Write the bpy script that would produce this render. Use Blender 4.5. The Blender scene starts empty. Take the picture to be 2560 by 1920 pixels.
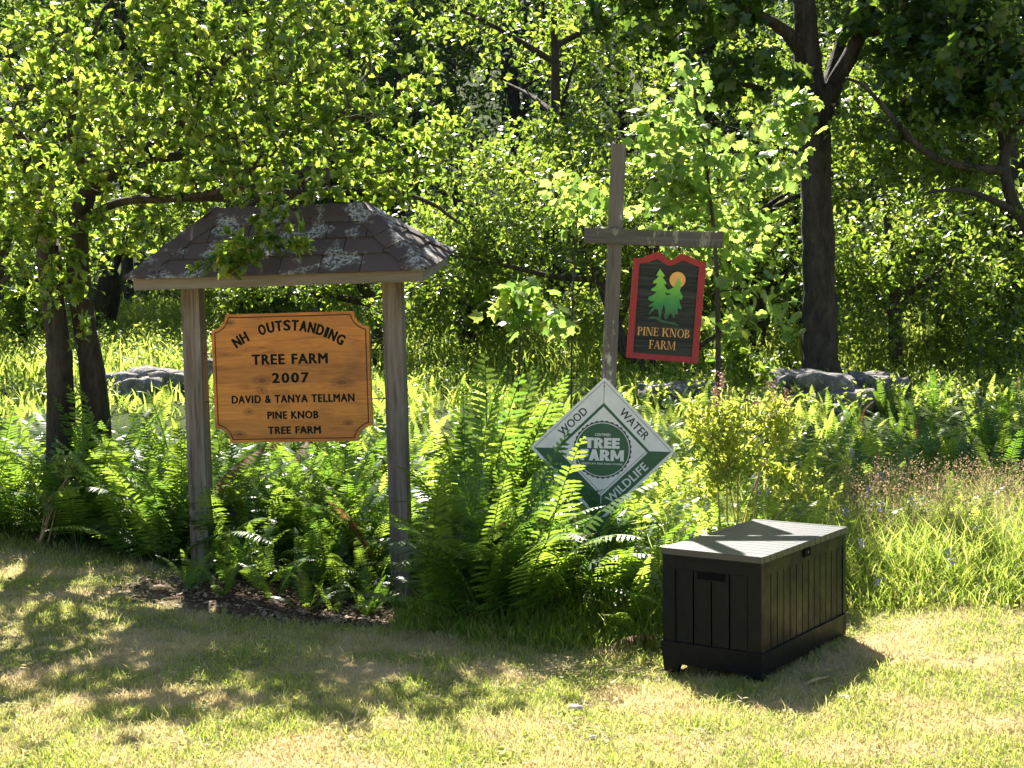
import bpy, bmesh, math
import numpy as np
from mathutils import Matrix, Vector
sc = bpy.context.scene
COL = sc.collection
rad = math.radians

# ------------------------------------------------------------------ camera, sky, sun, exposure
CAM_H, PITCH, ROLL, F = 2.0, rad(3.12), rad(-0.61), 3504.0        # focal length in pixels of a 2560 wide frame
cp, sp = math.cos(PITCH), math.sin(PITCH)
_r, _u, FWD = Vector((1, 0, 0)), Vector((0, sp, cp)), Vector((0, cp, -sp))
CR = math.cos(ROLL) * _r + math.sin(ROLL) * _u
CU = -math.sin(ROLL) * _r + math.cos(ROLL) * _u
cd = bpy.data.cameras.new('camera'); cam = bpy.data.objects.new('camera', cd); COL.objects.link(cam)
m = Matrix.Identity(4)
for i in range(3):
    m[i][0], m[i][1], m[i][2] = CR[i], CU[i], -FWD[i]
m[2][3] = CAM_H
cam.matrix_world = m
cd.sensor_width = 36.0; cd.lens = 36.0 * F / 2560.0; cd.clip_start = 0.1; cd.clip_end = 1000
sc.camera = cam

SUN_DIR = Vector((0.20, -1.0, -1.10)).normalized()                # the way the light travels
SUN_EL = math.asin(-SUN_DIR.z); SUN_AZ = math.atan2(-SUN_DIR.x, -SUN_DIR.y)
w = bpy.data.worlds.new('World'); sc.world = w; w.use_nodes = True
nt = w.node_tree; bg = nt.nodes['Background']
sky = nt.nodes.new('ShaderNodeTexSky'); sky.sky_type = 'NISHITA'; sky.sun_disc = False
sky.sun_elevation = SUN_EL; sky.sun_rotation = SUN_AZ
nt.links.new(sky.outputs[0], bg.inputs[0]); bg.inputs[1].default_value = 0.055
sl = bpy.data.lights.new('sun', 'SUN'); sl.energy = 5.0; sl.angle = rad(0.5); sl.color = (1.0, 0.95, 0.86)
so = bpy.data.objects.new('sun', sl); COL.objects.link(so)
so.rotation_euler = SUN_DIR.to_track_quat('-Z', 'Y').to_euler()
sc.view_settings.view_transform = 'Standard'; sc.view_settings.look = 'None'
sc.view_settings.exposure = 1.95; sc.view_settings.gamma = 1.0
cy = sc.cycles
cy.max_bounces = 6; cy.diffuse_bounces = 4; cy.glossy_bounces = 2; cy.transmission_bounces = 4; cy.transparent_max_bounces = 4
cy.use_denoising = True; cy.adaptive_threshold = 0.02; cy.caustics_reflective = False; cy.caustics_refractive = False
cy.sample_clamp_indirect = 6.0

# ------------------------------------------------------------------ helpers
def at(px, py, Y):
    """the place seen at photo pixel (px, py) that lies Y metres in front of the viewpoint"""
    d = FWD * F + CR * (px - 1280) + CU * (960 - py)
    t = Y / d.y
    return Vector((d.x * t, Y, CAM_H + d.z * t))

def sstep(t):
    t = np.clip(t, 0, 1); return t * t * (3 - 2 * t)

def gz(x, y):
    x = np.asarray(x, float); y = np.asarray(y, float)
    z = 0.85 * sstep((y - 11.2) / 5.5) + 0.07 * np.maximum(0, y - 16.2)
    z = z + 0.32 * np.maximum(0, y - 38) - 0.32 * np.maximum(0, y - 130)
    z = z + 0.03 * np.sin(x * 0.9 + y * 0.5) + 0.02 * np.sin(x * 2.1 - y * 1.3 + 1) * sstep((y - 4) / 4)
    z = z - 0.23 * np.exp(-((x + 0.7) / 1.2) ** 2 - ((y - 10.6) / 1.3) ** 2)
    return z - 0.02

def G(x, y): return float(gz(x, y))

def link(o, parent=None):
    COL.objects.link(o)
    if parent is not None: o.parent = parent
    return o

def tag(o, label=None, cat=None, group=None, kind=None):
    if label: o['label'] = label
    if cat: o['category'] = cat
    if group: o['group'] = group
    if kind: o['kind'] = kind
    return o

def empty(name, loc, rot=None, **k):
    o = bpy.data.objects.new(name, None); link(o); o.location = loc; o.empty_display_size = 0.1
    if rot is not None: o.rotation_euler = rot
    return tag(o, **k)

def mesh_np(name, V, T, mat, attrs=None, smooth=False):
    """mesh from numpy triangles or quads"""
    V = np.asarray(V, np.float32); T = np.asarray(T, np.int32)
    me = bpy.data.meshes.new(name)
    n, k = T.shape
    me.vertices.add(len(V)); me.vertices.foreach_set('co', V.ravel())
    me.loops.add(n * k); me.loops.foreach_set('vertex_index', T.ravel())
    me.polygons.add(n); me.polygons.foreach_set('loop_start', np.arange(0, n * k, k, dtype=np.int32))
    for an, av in (attrs or {}).items():
        a = me.attributes.new(an, 'FLOAT', 'POINT'); a.data.foreach_set('value', np.asarray(av, np.float32))
    if smooth: me.polygons.foreach_set('use_smooth', np.ones(n, bool))
    me.update(calc_edges=True)
    if mat: me.materials.append(mat)
    return me

def obj(name, me, parent=None, **k):
    o = bpy.data.objects.new(name, me); link(o, parent); return tag(o, **k)

def bm_obj(name, bm, mat, parent=None, bevel=0, smooth=False, **k):
    if bevel:
        bmesh.ops.bevel(bm, geom=[e for e in bm.edges if e.is_manifold and e.calc_face_angle(0) > 0.5], offset=bevel, segments=1, affect='EDGES', clamp_overlap=True)
    bmesh.ops.recalc_face_normals(bm, faces=bm.faces)
    me = bpy.data.meshes.new(name); bm.to_mesh(me); bm.free()
    if smooth: me.polygons.foreach_set('use_smooth', np.ones(len(me.polygons), bool))
    me.materials.append(mat)
    return obj(name, me, parent, **k)

def box(bm, x0, x1, y0, y1, z0, z1):
    v = [bm.verts.new((x, y, z)) for z in (z0, z1) for y in (y0, y1) for x in (x0, x1)]
    for f in ((0, 2, 3, 1), (4, 5, 7, 6), (0, 1, 5, 4), (2, 6, 7, 3), (0, 4, 6, 2), (1, 3, 7, 5)):
        bm.faces.new([v[i] for i in f])
    return v

def box_obj(name, dims, mat, parent=None, bevel=0.004, **k):
    bm = bmesh.new(); box(bm, *dims); return bm_obj(name, bm, mat, parent, bevel, **k)

def prism(bm, pts, y0, y1):
    """outline in x,z pulled from y0 to y1"""
    a = [bm.verts.new((x, y0, z)) for x, z in pts]; b = [bm.verts.new((x, y1, z)) for x, z in pts]
    n = len(pts)
    bm.faces.new(a); bm.faces.new(b[::-1])
    for i in range(n): bm.faces.new((a[i], b[i], b[(i + 1) % n], a[(i + 1) % n]))

def tube(pts, rads, sides=8, wob=0.0, rng=None, cap=True):
    pts = np.asarray(pts, float); n = len(pts); rads = np.asarray(rads, float)
    tg = np.gradient(pts, axis=0); tg /= np.linalg.norm(tg, axis=1)[:, None] + 1e-9
    ref = np.array([0.31, 0.95, 0.05]); V = []
    for i in range(n):
        a = np.cross(tg[i], ref); a /= np.linalg.norm(a); b = np.cross(tg[i], a)
        th = np.linspace(0, 2 * np.pi, sides, endpoint=False)
        rr = rads[i] * (1 + (wob * rng.randn(sides) if wob else 0))
        V.append(pts[i] + (np.cos(th) * rr)[:, None] * a + (np.sin(th) * rr)[:, None] * b)
    V = np.concatenate(V); T = []
    for i in range(n - 1):
        for j in range(sides):
            a, b = i * sides + j, i * sides + (j + 1) % sides
            T += [(a, b, b + sides), (a, b + sides, a + sides)]
    if cap:
        for i0 in (0, (n - 1) * sides):
            for j in range(1, sides - 1): T.append((i0, i0 + j, i0 + j + 1))
    return V, np.array(T)

def join(parts):
    V, T, o = [], [], 0
    for v, t in parts:
        V.append(v); T.append(np.asarray(t) + o); o += len(v)
    return np.concatenate(V), np.concatenate(T)

def smooth_line(pts, n):
    pts = np.asarray(pts, float); k = len(pts)
    if k < 3:
        t = np.linspace(0, 1, n)[:, None]; return pts[0] * (1 - t) + pts[-1] * t
    p = np.vstack([2 * pts[0] - pts[1], pts, 2 * pts[-1] - pts[-2]]); out = []
    for u in np.linspace(0, k - 1 - 1e-6, n):
        i = int(u); t = u - i; p0, p1, p2, p3 = p[i:i + 4]
        out.append(0.5 * (2 * p1 + (p2 - p0) * t + (2 * p0 - 5 * p1 + 4 * p2 - p3) * t * t + (3 * p1 - p0 - 3 * p2 + p3) * t ** 3))
    return np.array(out)

# ------------------------------------------------------------------ materials
def new_mat(name):
    mt = bpy.data.materials.new(name); mt.use_nodes = True
    n = mt.node_tree; p = n.nodes['Principled BSDF']; return mt, n, p

def N(n, t, **k):
    nd = n.nodes.new(t)
    for a, b in k.items():
        if a.startswith('i_'): nd.inputs[a[2:].replace('_', ' ')].default_value = b
        else: setattr(nd, a, b)
    return nd

def ramp(n, src, stops):
    r = n.nodes.new('ShaderNodeValToRGB'); e = r.color_ramp.elements
    while len(e) < len(stops): e.new(0.5)
    for el, (p, c) in zip(e, stops):
        el.position = p; el.color = tuple(c) + (1,) if len(c) == 3 else c
    n.links.new(src, r.inputs[0]); return r.outputs[0]

def coords(n, scale=(1, 1, 1), kind='Object'):
    tc = n.nodes.new('ShaderNodeTexCoord'); mp = n.nodes.new('ShaderNodeMapping')
    mp.inputs['Scale'].default_value = scale; n.links.new(tc.outputs[kind], mp.inputs[0]); return mp.outputs[0]

def noise(n, vec, scale, detail=4, rough=0.6, dist=0.0):
    nd = N(n, 'ShaderNodeTexNoise'); nd.inputs['Scale'].default_value = scale; nd.inputs['Detail'].default_value = detail
    nd.inputs['Roughness'].default_value = rough; nd.inputs['Distortion'].default_value = dist
    n.links.new(vec, nd.inputs['Vector']); return nd.outputs['Fac']

def mixc(n, fac, a, b, mode='MIX'):
    x = N(n, 'ShaderNodeMix', data_type='RGBA', blend_type=mode)
    for s, v in ((0, fac), (6, a), (7, b)):
        if isinstance(v, (int, float)): x.inputs[s].default_value = v
        elif isinstance(v, tuple): x.inputs[s].default_value = v + (1,) if len(v) == 3 else v
        else: n.links.new(v, x.inputs[s])
    return x.outputs[2]

def math_n(n, op, a, b=None):
    x = N(n, 'ShaderNodeMath', operation=op)
    for i, v in enumerate((a, b)):
        if v is None: continue
        if isinstance(v, (int, float)): x.inputs[i].default_value = v
        else: n.links.new(v, x.inputs[i])
    return x.outputs[0]

def bump(n, p, h, strength, dist=0.01):
    b = N(n, 'ShaderNodeBump'); b.inputs['Strength'].default_value = strength; b.inputs['Distance'].default_value = dist
    n.links.new(h, b.inputs['Height']); n.links.new(b.outputs[0], p.inputs['Normal'])

def leaf_mat(name, stops, tstops, fac=0.5, rough=0.42, spec=0.45, patch=0.0, patch_c=(0.4, 0.3, 0.14), pscale=0.5, obj_rand=False):
    """leaf that lets light through: colour varies leaf by leaf with the mesh attribute rnd"""
    mt, n, p = new_mat(name)
    a = N(n, 'ShaderNodeAttribute', attribute_name='rnd').outputs['Fac']
    if obj_rand:
        oi = N(n, 'ShaderNodeObjectInfo').outputs['Random']
        a = math_n(n, 'FRACT', math_n(n, 'ADD', a, oi))
    c = ramp(n, a, stops); t = ramp(n, a, tstops)
    if patch:
        g = N(n, 'ShaderNodeNewGeometry').outputs['Position']
        k = ramp(n, noise(n, g, pscale, 3, 0.6), [(0.45, (0, 0, 0)), (0.62, (1, 1, 1))])
        k = math_n(n, 'MULTIPLY', k, patch)
        c = mixc(n, k, c, patch_c); t = mixc(n, k, t, patch_c)
    n.links.new(c, p.inputs['Base Color']); p.inputs['Roughness'].default_value = rough
    p.inputs['Specular IOR Level'].default_value = spec
    tr = N(n, 'ShaderNodeBsdfTranslucent'); n.links.new(t, tr.inputs['Color'])
    mx = N(n, 'ShaderNodeMixShader'); mx.inputs[0].default_value = fac
    n.links.new(p.outputs[0], mx.inputs[1]); n.links.new(tr.outputs[0], mx.inputs[2])
    n.links.new(mx.outputs[0], n.nodes['Material Output'].inputs[0]); return mt

def bark_mat(name, c0, c1, scale=9, pale=None, stretch=0.22):
    mt, n, p = new_mat(name); v = coords(n, (1, 1, stretch))
    a = noise(n, v, scale, 6, 0.7, 0.4); b = noise(n, v, scale * 4, 4, 0.6)
    h = math_n(n, 'ADD', a, math_n(n, 'MULTIPLY', b, 0.4))
    c = ramp(n, h, [(0.5, c0), (0.95, c1)])
    l = ramp(n, noise(n, coords(n, (1, 1, 1)), 3.5, 5, 0.65), [(0.56, (0, 0, 0)), (0.68, (1, 1, 1))])
    if pale: c = mixc(n, l, c, pale)
    n.links.new(c, p.inputs['Base Color']); p.inputs['Roughness'].default_value = 0.9
    bump(n, p, h, 1.0, 0.07); return mt

def wood_mat(name, stops, axis='z', scale=14, rough=0.85, lichen=None, bumps=0.4, spec=0.2, across=1.0):
    s = {'x': (0.06, across, across), 'y': (across, 0.06, across), 'z': (across, across, 0.06)}[axis]
    mt, n, p = new_mat(name); v = coords(n, s)
    a = noise(n, v, scale, 6, 0.65, 1.2); b = noise(n, v, scale * 5, 3, 0.6)
    h = math_n(n, 'ADD', math_n(n, 'MULTIPLY', a, 0.8), math_n(n, 'MULTIPLY', b, 0.3))
    c = ramp(n, h, stops)
    if lichen:
        l = ramp(n, noise(n, coords(n, (1, 1, 0.35)), 9, 5, 0.7), [(0.58, (0, 0, 0)), (0.64, (1, 1, 1))])
        c = mixc(n, l, c, lichen)
    n.links.new(c, p.inputs['Base Color']); p.inputs['Roughness'].default_value = rough; p.inputs['Specular IOR Level'].default_value = spec
    bump(n, p, h, bumps, 0.004); return mt

def plain(name, c, rough=0.6, spec=0.4, var=0.15, vs=30, metal=0):
    mt, n, p = new_mat(name)
    k = noise(n, coords(n), vs, 4)
    c2 = tuple(x * (1 - var) for x in c); c3 = tuple(min(1, x * (1 + var)) for x in c)
    n.links.new(ramp(n, k, [(0.3, c2), (0.7, c3)]), p.inputs['Base Color'])
    p.inputs['Roughness'].default_value = rough; p.inputs['Specular IOR Level'].default_value = spec; p.inputs['Metallic'].default_value = metal
    return mt

GR = lambda k: [(0.0, tuple(0.55 * c for c in k)), (0.5, k), (1.0, tuple(1.5 * c for c in k))]
M_APPLE = leaf_mat('apple_leaf', [(0, (0.035, 0.075, 0.012)), (0.6, (0.075, 0.13, 0.02)), (1, (0.12, 0.17, 0.03))],
                   [(0, (0.17, 0.31, 0.03)), (0.5, (0.40, 0.56, 0.06)), (0.85, (0.62, 0.70, 0.10)), (1, (0.75, 0.72, 0.12))], 0.53, 0.32, 1.0)
M_MAPLE = leaf_mat('maple_leaf', [(0, (0.07, 0.125, 0.03)), (1, (0.13, 0.19, 0.045))], [(0, (0.24, 0.42, 0.07)), (0.7, (0.44, 0.62, 0.12)), (1, (0.68, 0.72, 0.14))], 0.52, 0.36, 0.7, obj_rand=True)
M_DARKLEAF = leaf_mat('leaf_shade_toned', [(0, (0.018, 0.045, 0.014)), (1, (0.05, 0.10, 0.025))], [(0, (0.10, 0.21, 0.025)), (1, (0.32, 0.44, 0.05))], 0.45, 0.36, 0.6)  # leaf green darkened so that its colour carries the canopy shade
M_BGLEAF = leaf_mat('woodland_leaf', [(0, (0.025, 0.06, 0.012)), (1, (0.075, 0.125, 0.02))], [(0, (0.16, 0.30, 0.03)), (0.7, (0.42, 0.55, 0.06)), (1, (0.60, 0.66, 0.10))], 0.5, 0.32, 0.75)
M_WOODLEAF = leaf_mat('wood_leaf_shade_toned', [(0, (0.015, 0.04, 0.014)), (1, (0.04, 0.085, 0.022))], [(0, (0.06, 0.14, 0.02)), (1, (0.22, 0.34, 0.04))], 0.4, 0.36, 0.55)  # darkest leaf copy: shade of the far wood put into the colour
M_LITTER = leaf_mat('dry_litter', [(0, (0.06, 0.038, 0.022)), (0.6, (0.17, 0.115, 0.07)), (1, (0.42, 0.33, 0.23))], [(0, (0.1, 0.06, 0.03)), (1, (0.4, 0.3, 0.2))], 0.15, 0.8, 0.2)
M_NEEDLE = leaf_mat('pine_needle', [(0, (0.015, 0.04, 0.022)), (1, (0.035, 0.07, 0.035))], [(0, (0.03, 0.07, 0.02)), (1, (0.08, 0.12, 0.03))], 0.25, 0.5, 0.4)
M_FERN = leaf_mat('fern_green', [(0, (0.035, 0.085, 0.015)), (1, (0.075, 0.15, 0.025))], [(0, (0.14, 0.29, 0.03)), (1, (0.36, 0.50, 0.05))], 0.48, 0.40, 0.5, obj_rand=True)
M_FERNBED = leaf_mat('fern_pale', [(0, (0.05, 0.11, 0.02)), (1, (0.11, 0.18, 0.03))], [(0, (0.34, 0.50, 0.06)), (1, (0.64, 0.72, 0.12))], 0.52, 0.42, 0.5)
M_DEADFERN = leaf_mat('dead_fern', [(0, (0.12, 0.06, 0.025)), (1, (0.26, 0.15, 0.07))], [(0, (0.2, 0.08, 0.03)), (1, (0.35, 0.18, 0.07))], 0.3, 0.7, 0.2)
M_LAWN = leaf_mat('lawn_blade', [(0, (0.12, 0.18, 0.035)), (0.45, (0.26, 0.30, 0.07)), (0.75, (0.46, 0.42, 0.16)), (1, (0.62, 0.52, 0.28))],
                  [(0, (0.38, 0.52, 0.06)), (0.45, (0.60, 0.66, 0.12)), (0.75, (0.72, 0.65, 0.22)), (1, (0.75, 0.63, 0.33))], 0.5, 0.6, 0.3, patch=0.8, patch_c=(0.66, 0.52, 0.29), pscale=1.6)
M_MEADOW = leaf_mat('meadow_blade', [(0, (0.06, 0.12, 0.02)), (0.7, (0.13, 0.19, 0.03)), (1, (0.3, 0.26, 0.08))], [(0, (0.38, 0.54, 0.07)), (0.8, (0.68, 0.76, 0.14)), (1, (0.74, 0.62, 0.25))], 0.55, 0.45, 0.4)
M_SEED = leaf_mat('seed_head', [(0, (0.34, 0.22, 0.12)), (1, (0.5, 0.36, 0.22))], [(0, (0.4, 0.27, 0.14)), (1, (0.55, 0.4, 0.24))], 0.4, 0.7, 0.2)
M_SPIREA = leaf_mat('shrub_leaf', [(0, (0.08, 0.13, 0.02)), (1, (0.16, 0.19, 0.03))], [(0, (0.45, 0.56, 0.05)), (1, (0.72, 0.74, 0.12))], 0.55, 0.42, 0.5)
M_VETCH = plain('vetch_petal', (0.34, 0.30, 0.52), 0.6, 0.2, 0.3)
M_PINKBLOOM = plain('faded_bloom', (0.55, 0.33, 0.27), 0.7, 0.2, 0.4, 60)
M_BARK = bark_mat('maple_bark', (0.008, 0.006, 0.005), (0.085, 0.07, 0.052), 6, (0.05, 0.048, 0.04), 0.3)
M_BARKA = bark_mat('apple_bark', (0.008, 0.006, 0.005), (0.075, 0.06, 0.045), 10, (0.06, 0.055, 0.04))
M_SNAG = bark_mat('bare_deadwood', (0.12, 0.095, 0.07), (0.34, 0.29, 0.23), 6, (0.30, 0.25, 0.19), 0.12)
M_TWIG = bark_mat('twig_bark', (0.03, 0.022, 0.016), (0.12, 0.095, 0.075), 14)
M_STEM = plain('green_stem', (0.13, 0.15, 0.045), 0.6, 0.3, 0.3)
M_STALK = plain('straw_stalk', (0.36, 0.27, 0.14), 0.8, 0.2, 0.3)

# stone with lichen
M_STONE, n, p = new_mat('field_stone'); v = coords(n)
c = ramp(n, noise(n, v, 5, 7, 0.7), [(0.3, (0.06, 0.058, 0.06)), (0.7, (0.30, 0.275, 0.255))])
c = mixc(n, ramp(n, noise(n, v, 13, 5, 0.7), [(0.57, (0, 0, 0)), (0.63, (1, 1, 1))]), c, (0.42, 0.41, 0.38))
n.links.new(c, p.inputs['Base Color']); p.inputs['Roughness'].default_value = 0.95; bump(n, p, noise(n, v, 14, 8, 0.75), 0.9, 0.04)

# ------------------------------------------------------------------ ground
def litter_amount(x, y):
    """bare leaf litter round the feet of the roofed sign"""
    d = ((x + 1.55) / 1.25) ** 2 + ((y - 10.15) / 0.85) ** 2
    return np.clip(1.5 - d, 0, 1)

def bank_edge(x):
    """where the mown lawn ends: distance of the edge from the viewpoint for each x"""
    xs = [-9, -4.4, -3.6, -3.0, -2.4, -1.6, -0.8, -0.2, 0.9, 1.3, 2.3, 3.4, 9]
    ys = [12.2, 11.9, 11.6, 11.2, 10.4, 9.5, 9.0, 8.5, 8.3, 9.0, 9.1, 9.0, 8.8]
    return np.interp(x, xs, ys)

xs = np.concatenate([np.linspace(-260, -14, 24), np.linspace(-12, 12, 161), np.linspace(14, 260, 24)])
ys = np.concatenate([np.linspace(-60, 3, 14), np.linspace(4, 24, 134), np.linspace(25, 60, 36), np.linspace(64, 420, 40)])
X, Y = np.meshgrid(xs, ys); Z = gz(X, Y); nx = len(xs)
ii = (np.arange(len(ys) - 1)[:, None] * nx + np.arange(nx - 1)[None]).ravel()
Q = np.stack([ii, ii + 1, ii + 1 + nx, ii + nx], 1)
lawn_k = np.clip((bank_edge(X) - Y) / 0.5 + 0.5, 0, 1) * (1 - litter_amount(X, Y))
M_GROUND, n, p = new_mat('earth_and_lawn')
g = N(n, 'ShaderNodeNewGeometry').outputs['Position']
soil = ramp(n, noise(n, g, 9, 8, 0.75), [(0.3, (0.035, 0.022, 0.014)), (0.7, (0.13, 0.085, 0.055))])
mossy = ramp(n, noise(n, g, 7, 8, 0.75), [(0.3, (0.018, 0.028, 0.010)), (0.7, (0.085, 0.115, 0.03))])
soil = mixc(n, N(n, 'ShaderNodeAttribute', attribute_name='litter').outputs['Fac'], mossy, soil)
turf = ramp(n, noise(n, g, 30, 6, 0.75), [(0.3, (0.13, 0.12, 0.045)), (0.7, (0.36, 0.30, 0.15))])
turf = mixc(n, ramp(n, noise(n, g, 1.6, 3, 0.6), [(0.42, (0, 0, 0)), (0.62, (1, 1, 1))]), turf, (0.50, 0.38, 0.2))
n.links.new(mixc(n, N(n, 'ShaderNodeAttribute', attribute_name='lawn').outputs['Fac'], soil, turf), p.inputs['Base Color'])
p.inputs['Roughness'].default_value = 1.0; p.inputs['Specular IOR Level'].default_value = 0.1
bump(n, p, noise(n, g, 40, 6, 0.8), 0.8, 0.03)
obj('ground', mesh_np('ground', np.stack([X, Y, Z], -1).reshape(-1, 3), Q, M_GROUND, {'lawn': lawn_k.ravel(), 'litter': np.clip(litter_amount(X, Y) * 1.5, 0, 1).ravel()}, True), kind='structure')

# ------------------------------------------------------------------ vegetation tools
OVAL = (np.array([[0, 0, 0], [-.24, .3, .07], [0, .3, 0], [.24, .3, .07], [-.22, .68, .03], [0, .68, -.04], [.22, .68, .03], [0, 1, -.13]]),
        np.array([[0, 2, 1], [0, 3, 2], [1, 2, 5], [1, 5, 4], [2, 3, 6], [2, 6, 5], [4, 5, 7], [5, 6, 7]]))
DIAM = (np.array([[0, 0, 0], [-.3, .45, .07], [.3, .45, .07], [0, 1, -.08]]), np.array([[0, 2, 1], [1, 2, 3]]))
_o = [(0, 0), (.20, -.06), (.36, .10), (.30, .22), (.56, .34), (.44, .46), (.50, .62), (.26, .58), (.20, .70), (0, 1.0)]
_o = _o + [(-a, b) for a, b in _o[-2:0:-1]]
MAPLE = (np.array([[0, .32, .05]] + [[a, b, -.18 * abs(a) - .10 * max(0, b - .5)] for a, b in _o]), np.array([[0, 1 + i, 1 + (i + 1) % len(_o)] for i in range(len(_o))]))
NEEDLE = (np.array([[-.035, 0, 0], [.035, 0, 0], [0, 1, -.05]]), np.array([[0, 1, 2]]))

def unit(v): return v / (np.linalg.norm(v, axis=-1, keepdims=True) + 1e-9)

def leaves(tpl, P, D, Nn, S, R):
    """copies of a leaf template: base points P, tip directions D, face normals Nn, sizes S, random number R"""
    TV, TT = tpl; D = unit(D); side = unit(np.cross(D, Nn)); Nn = np.cross(side, D)
    k = len(TV)
    V = P[:, None] + S[:, None, None] * (TV[None, :, 0:1] * side[:, None] + TV[None, :, 1:2] * D[:, None] + TV[None, :, 2:3] * Nn[:, None])
    T = TT[None] + (np.arange(len(P)) * k)[:, None, None]
    return V.reshape(-1, 3), T.reshape(-1, 3), np.repeat(R, k)

def blobs(rng, bl, n):
    """n points inside a list of ellipsoids (centre, radii, weight), thicker towards the outside"""
    wt = np.array([b[2] for b in bl], float); wt /= wt.sum(); out = []
    m_ = int(n * 1.9)
    for (c, r, _), k in zip(bl, rng.multinomial(m_, wt)):
        d = unit(rng.randn(k, 3)); q = rng.rand(k, 1) ** 0.42
        out.append(np.asarray(c) + d * q * np.asarray(r))
    out = np.concatenate(out)
    ext = np.median([min(b[1]) for b in bl]); f = 0                  # clumps and gaps: keep where a slow 3-D wave is high
    for i in range(7):
        kv = unit(rng.randn(3)) * rng.uniform(2.2, 5.0) / max(.25, min(1.3, ext)); f = f + np.sin(out @ kv + rng.rand() * 6.28)
    keep = np.argsort(-(f + .9 * rng.randn(len(out))))[:n]
    return out[np.sort(keep)]

def grow(rng, limbs, targets, step=0.3, tip=0.0035, power=2.3, droop=0.0):
    """twigs that join every target to the nearest limb or earlier twig; returns nodes, parents, radii, tips, limb node count"""
    pos, par = [], []
    for L in limbs:
        for i, q in enumerate(L):
            pos.append(q); par.append(-1 if i == 0 else len(pos) - 2)
    n0 = len(pos)
    P = np.zeros((n0 + len(targets) * 60, 3)); P[:n0] = pos; cnt = n0
    d0 = np.array([((np.asarray(pos) - t) ** 2).sum(1).min() for t in targets])
    tips = []
    for ti in np.argsort(d0):
        t = targets[ti]
        dd = ((P[:cnt] - t) ** 2).sum(1); b = int(dd.argmin()); d = math.sqrt(dd[b])
        k = min(50, max(2, int(d / step) + 1)); a = P[b].copy(); prev = b
        bow = rng.randn(3) * 0.12 * d + np.array([0, 0, 0.10 * d - droop * d])
        for j in range(1, k + 1):
            s = j / k
            q = a + (t - a) * s + bow * math.sin(math.pi * s) + (rng.randn(3) * 0.03 * step if j < k else 0)
            P[cnt] = q; par.append(prev); prev = cnt; cnt += 1
        tips.append(prev)
    P = P[:cnt]; par = np.array(par)
    acc = np.zeros(cnt)
    for i in range(cnt - 1, -1, -1):
        if acc[i] == 0: acc[i] = tip ** power
        if par[i] >= 0: acc[par[i]] += acc[i]
    return P, par, acc ** (1 / power), np.array(tips), n0

def twig_mesh(P, par, r, n0, rmax=0.06):
    i = np.arange(n0, len(P)); a = P[par[i]]; b = P[i]
    ra = np.minimum(np.minimum(r[par[i]], rmax), r[i] * 1.5); rb = np.minimum(r[i], rmax)
    t = unit(b - a); u = unit(np.cross(t, np.array([0.3, 0.9, 0.1]))); v = np.cross(t, u); s = 3
    V = []
    for q, rr in ((a, ra), (b + t * rb[:, None] * 0.4, rb)):
        for k in range(s):
            th = 2 * np.pi * k / s
            V.append(q + rr[:, None] * (math.cos(th) * u + math.sin(th) * v))
    V = np.stack(V, 1); m_ = len(i); o = (np.arange(m_) * 2 * s)[:, None]
    T = np.concatenate([np.concatenate([o + np.array([[k, (k + 1) % s, s + (k + 1) % s]]), o + np.array([[k, s + (k + 1) % s, s + k]])]) for k in range(s)])
    return V.reshape(-1, 3), T

def spray(rng, P, par, tips, per, size, up=0.5, spread=1.0, back=0.35, leafdroop=0.0, jit=0.0):
    """leaves set along the last stretch of each twig, fanning out round it"""
    k = len(tips) * per
    t = np.repeat(tips, per); a = P[par[t]]; b = P[t]
    ax = unit(b - a); s = 1 - rng.rand(k, 1) * back
    pos = a + (b - a) * s + rng.randn(k, 3) * jit
    d = unit(ax * (0.5 + 0.6 * rng.rand(k, 1)) + spread * unit(rng.randn(k, 3)) + np.array([0, 0, up - leafdroop]))
    nn = unit(rng.randn(k, 3) * 0.75 + np.array([0, 0, 1.0]))
    S = size * (0.45 + 0.75 * rng.rand(k)); R = np.clip(.6 * rng.rand(k) + .4 * np.repeat(rng.rand(len(tips)), per), 0, 1)
    return pos, d, nn, S, R

def limb_parts(rng, limbs, rads, sides=9, wob=0.05):
    out = []
    for L, (r0, r1) in zip(limbs, rads):
        n_ = len(L); out.append(tube(L, np.linspace(r0, r1, n_) * (1 + 0.04 * rng.randn(n_)), sides, wob, rng))
    return join(out)

def V3(v): return np.array([v.x, v.y, v.z])
def bl_px(px, py, Y, rx, ry, rY, wt=1.0):
    return (V3(at(px, py, Y)), (rx * Y / F, rY, ry * Y / F), wt)

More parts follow.
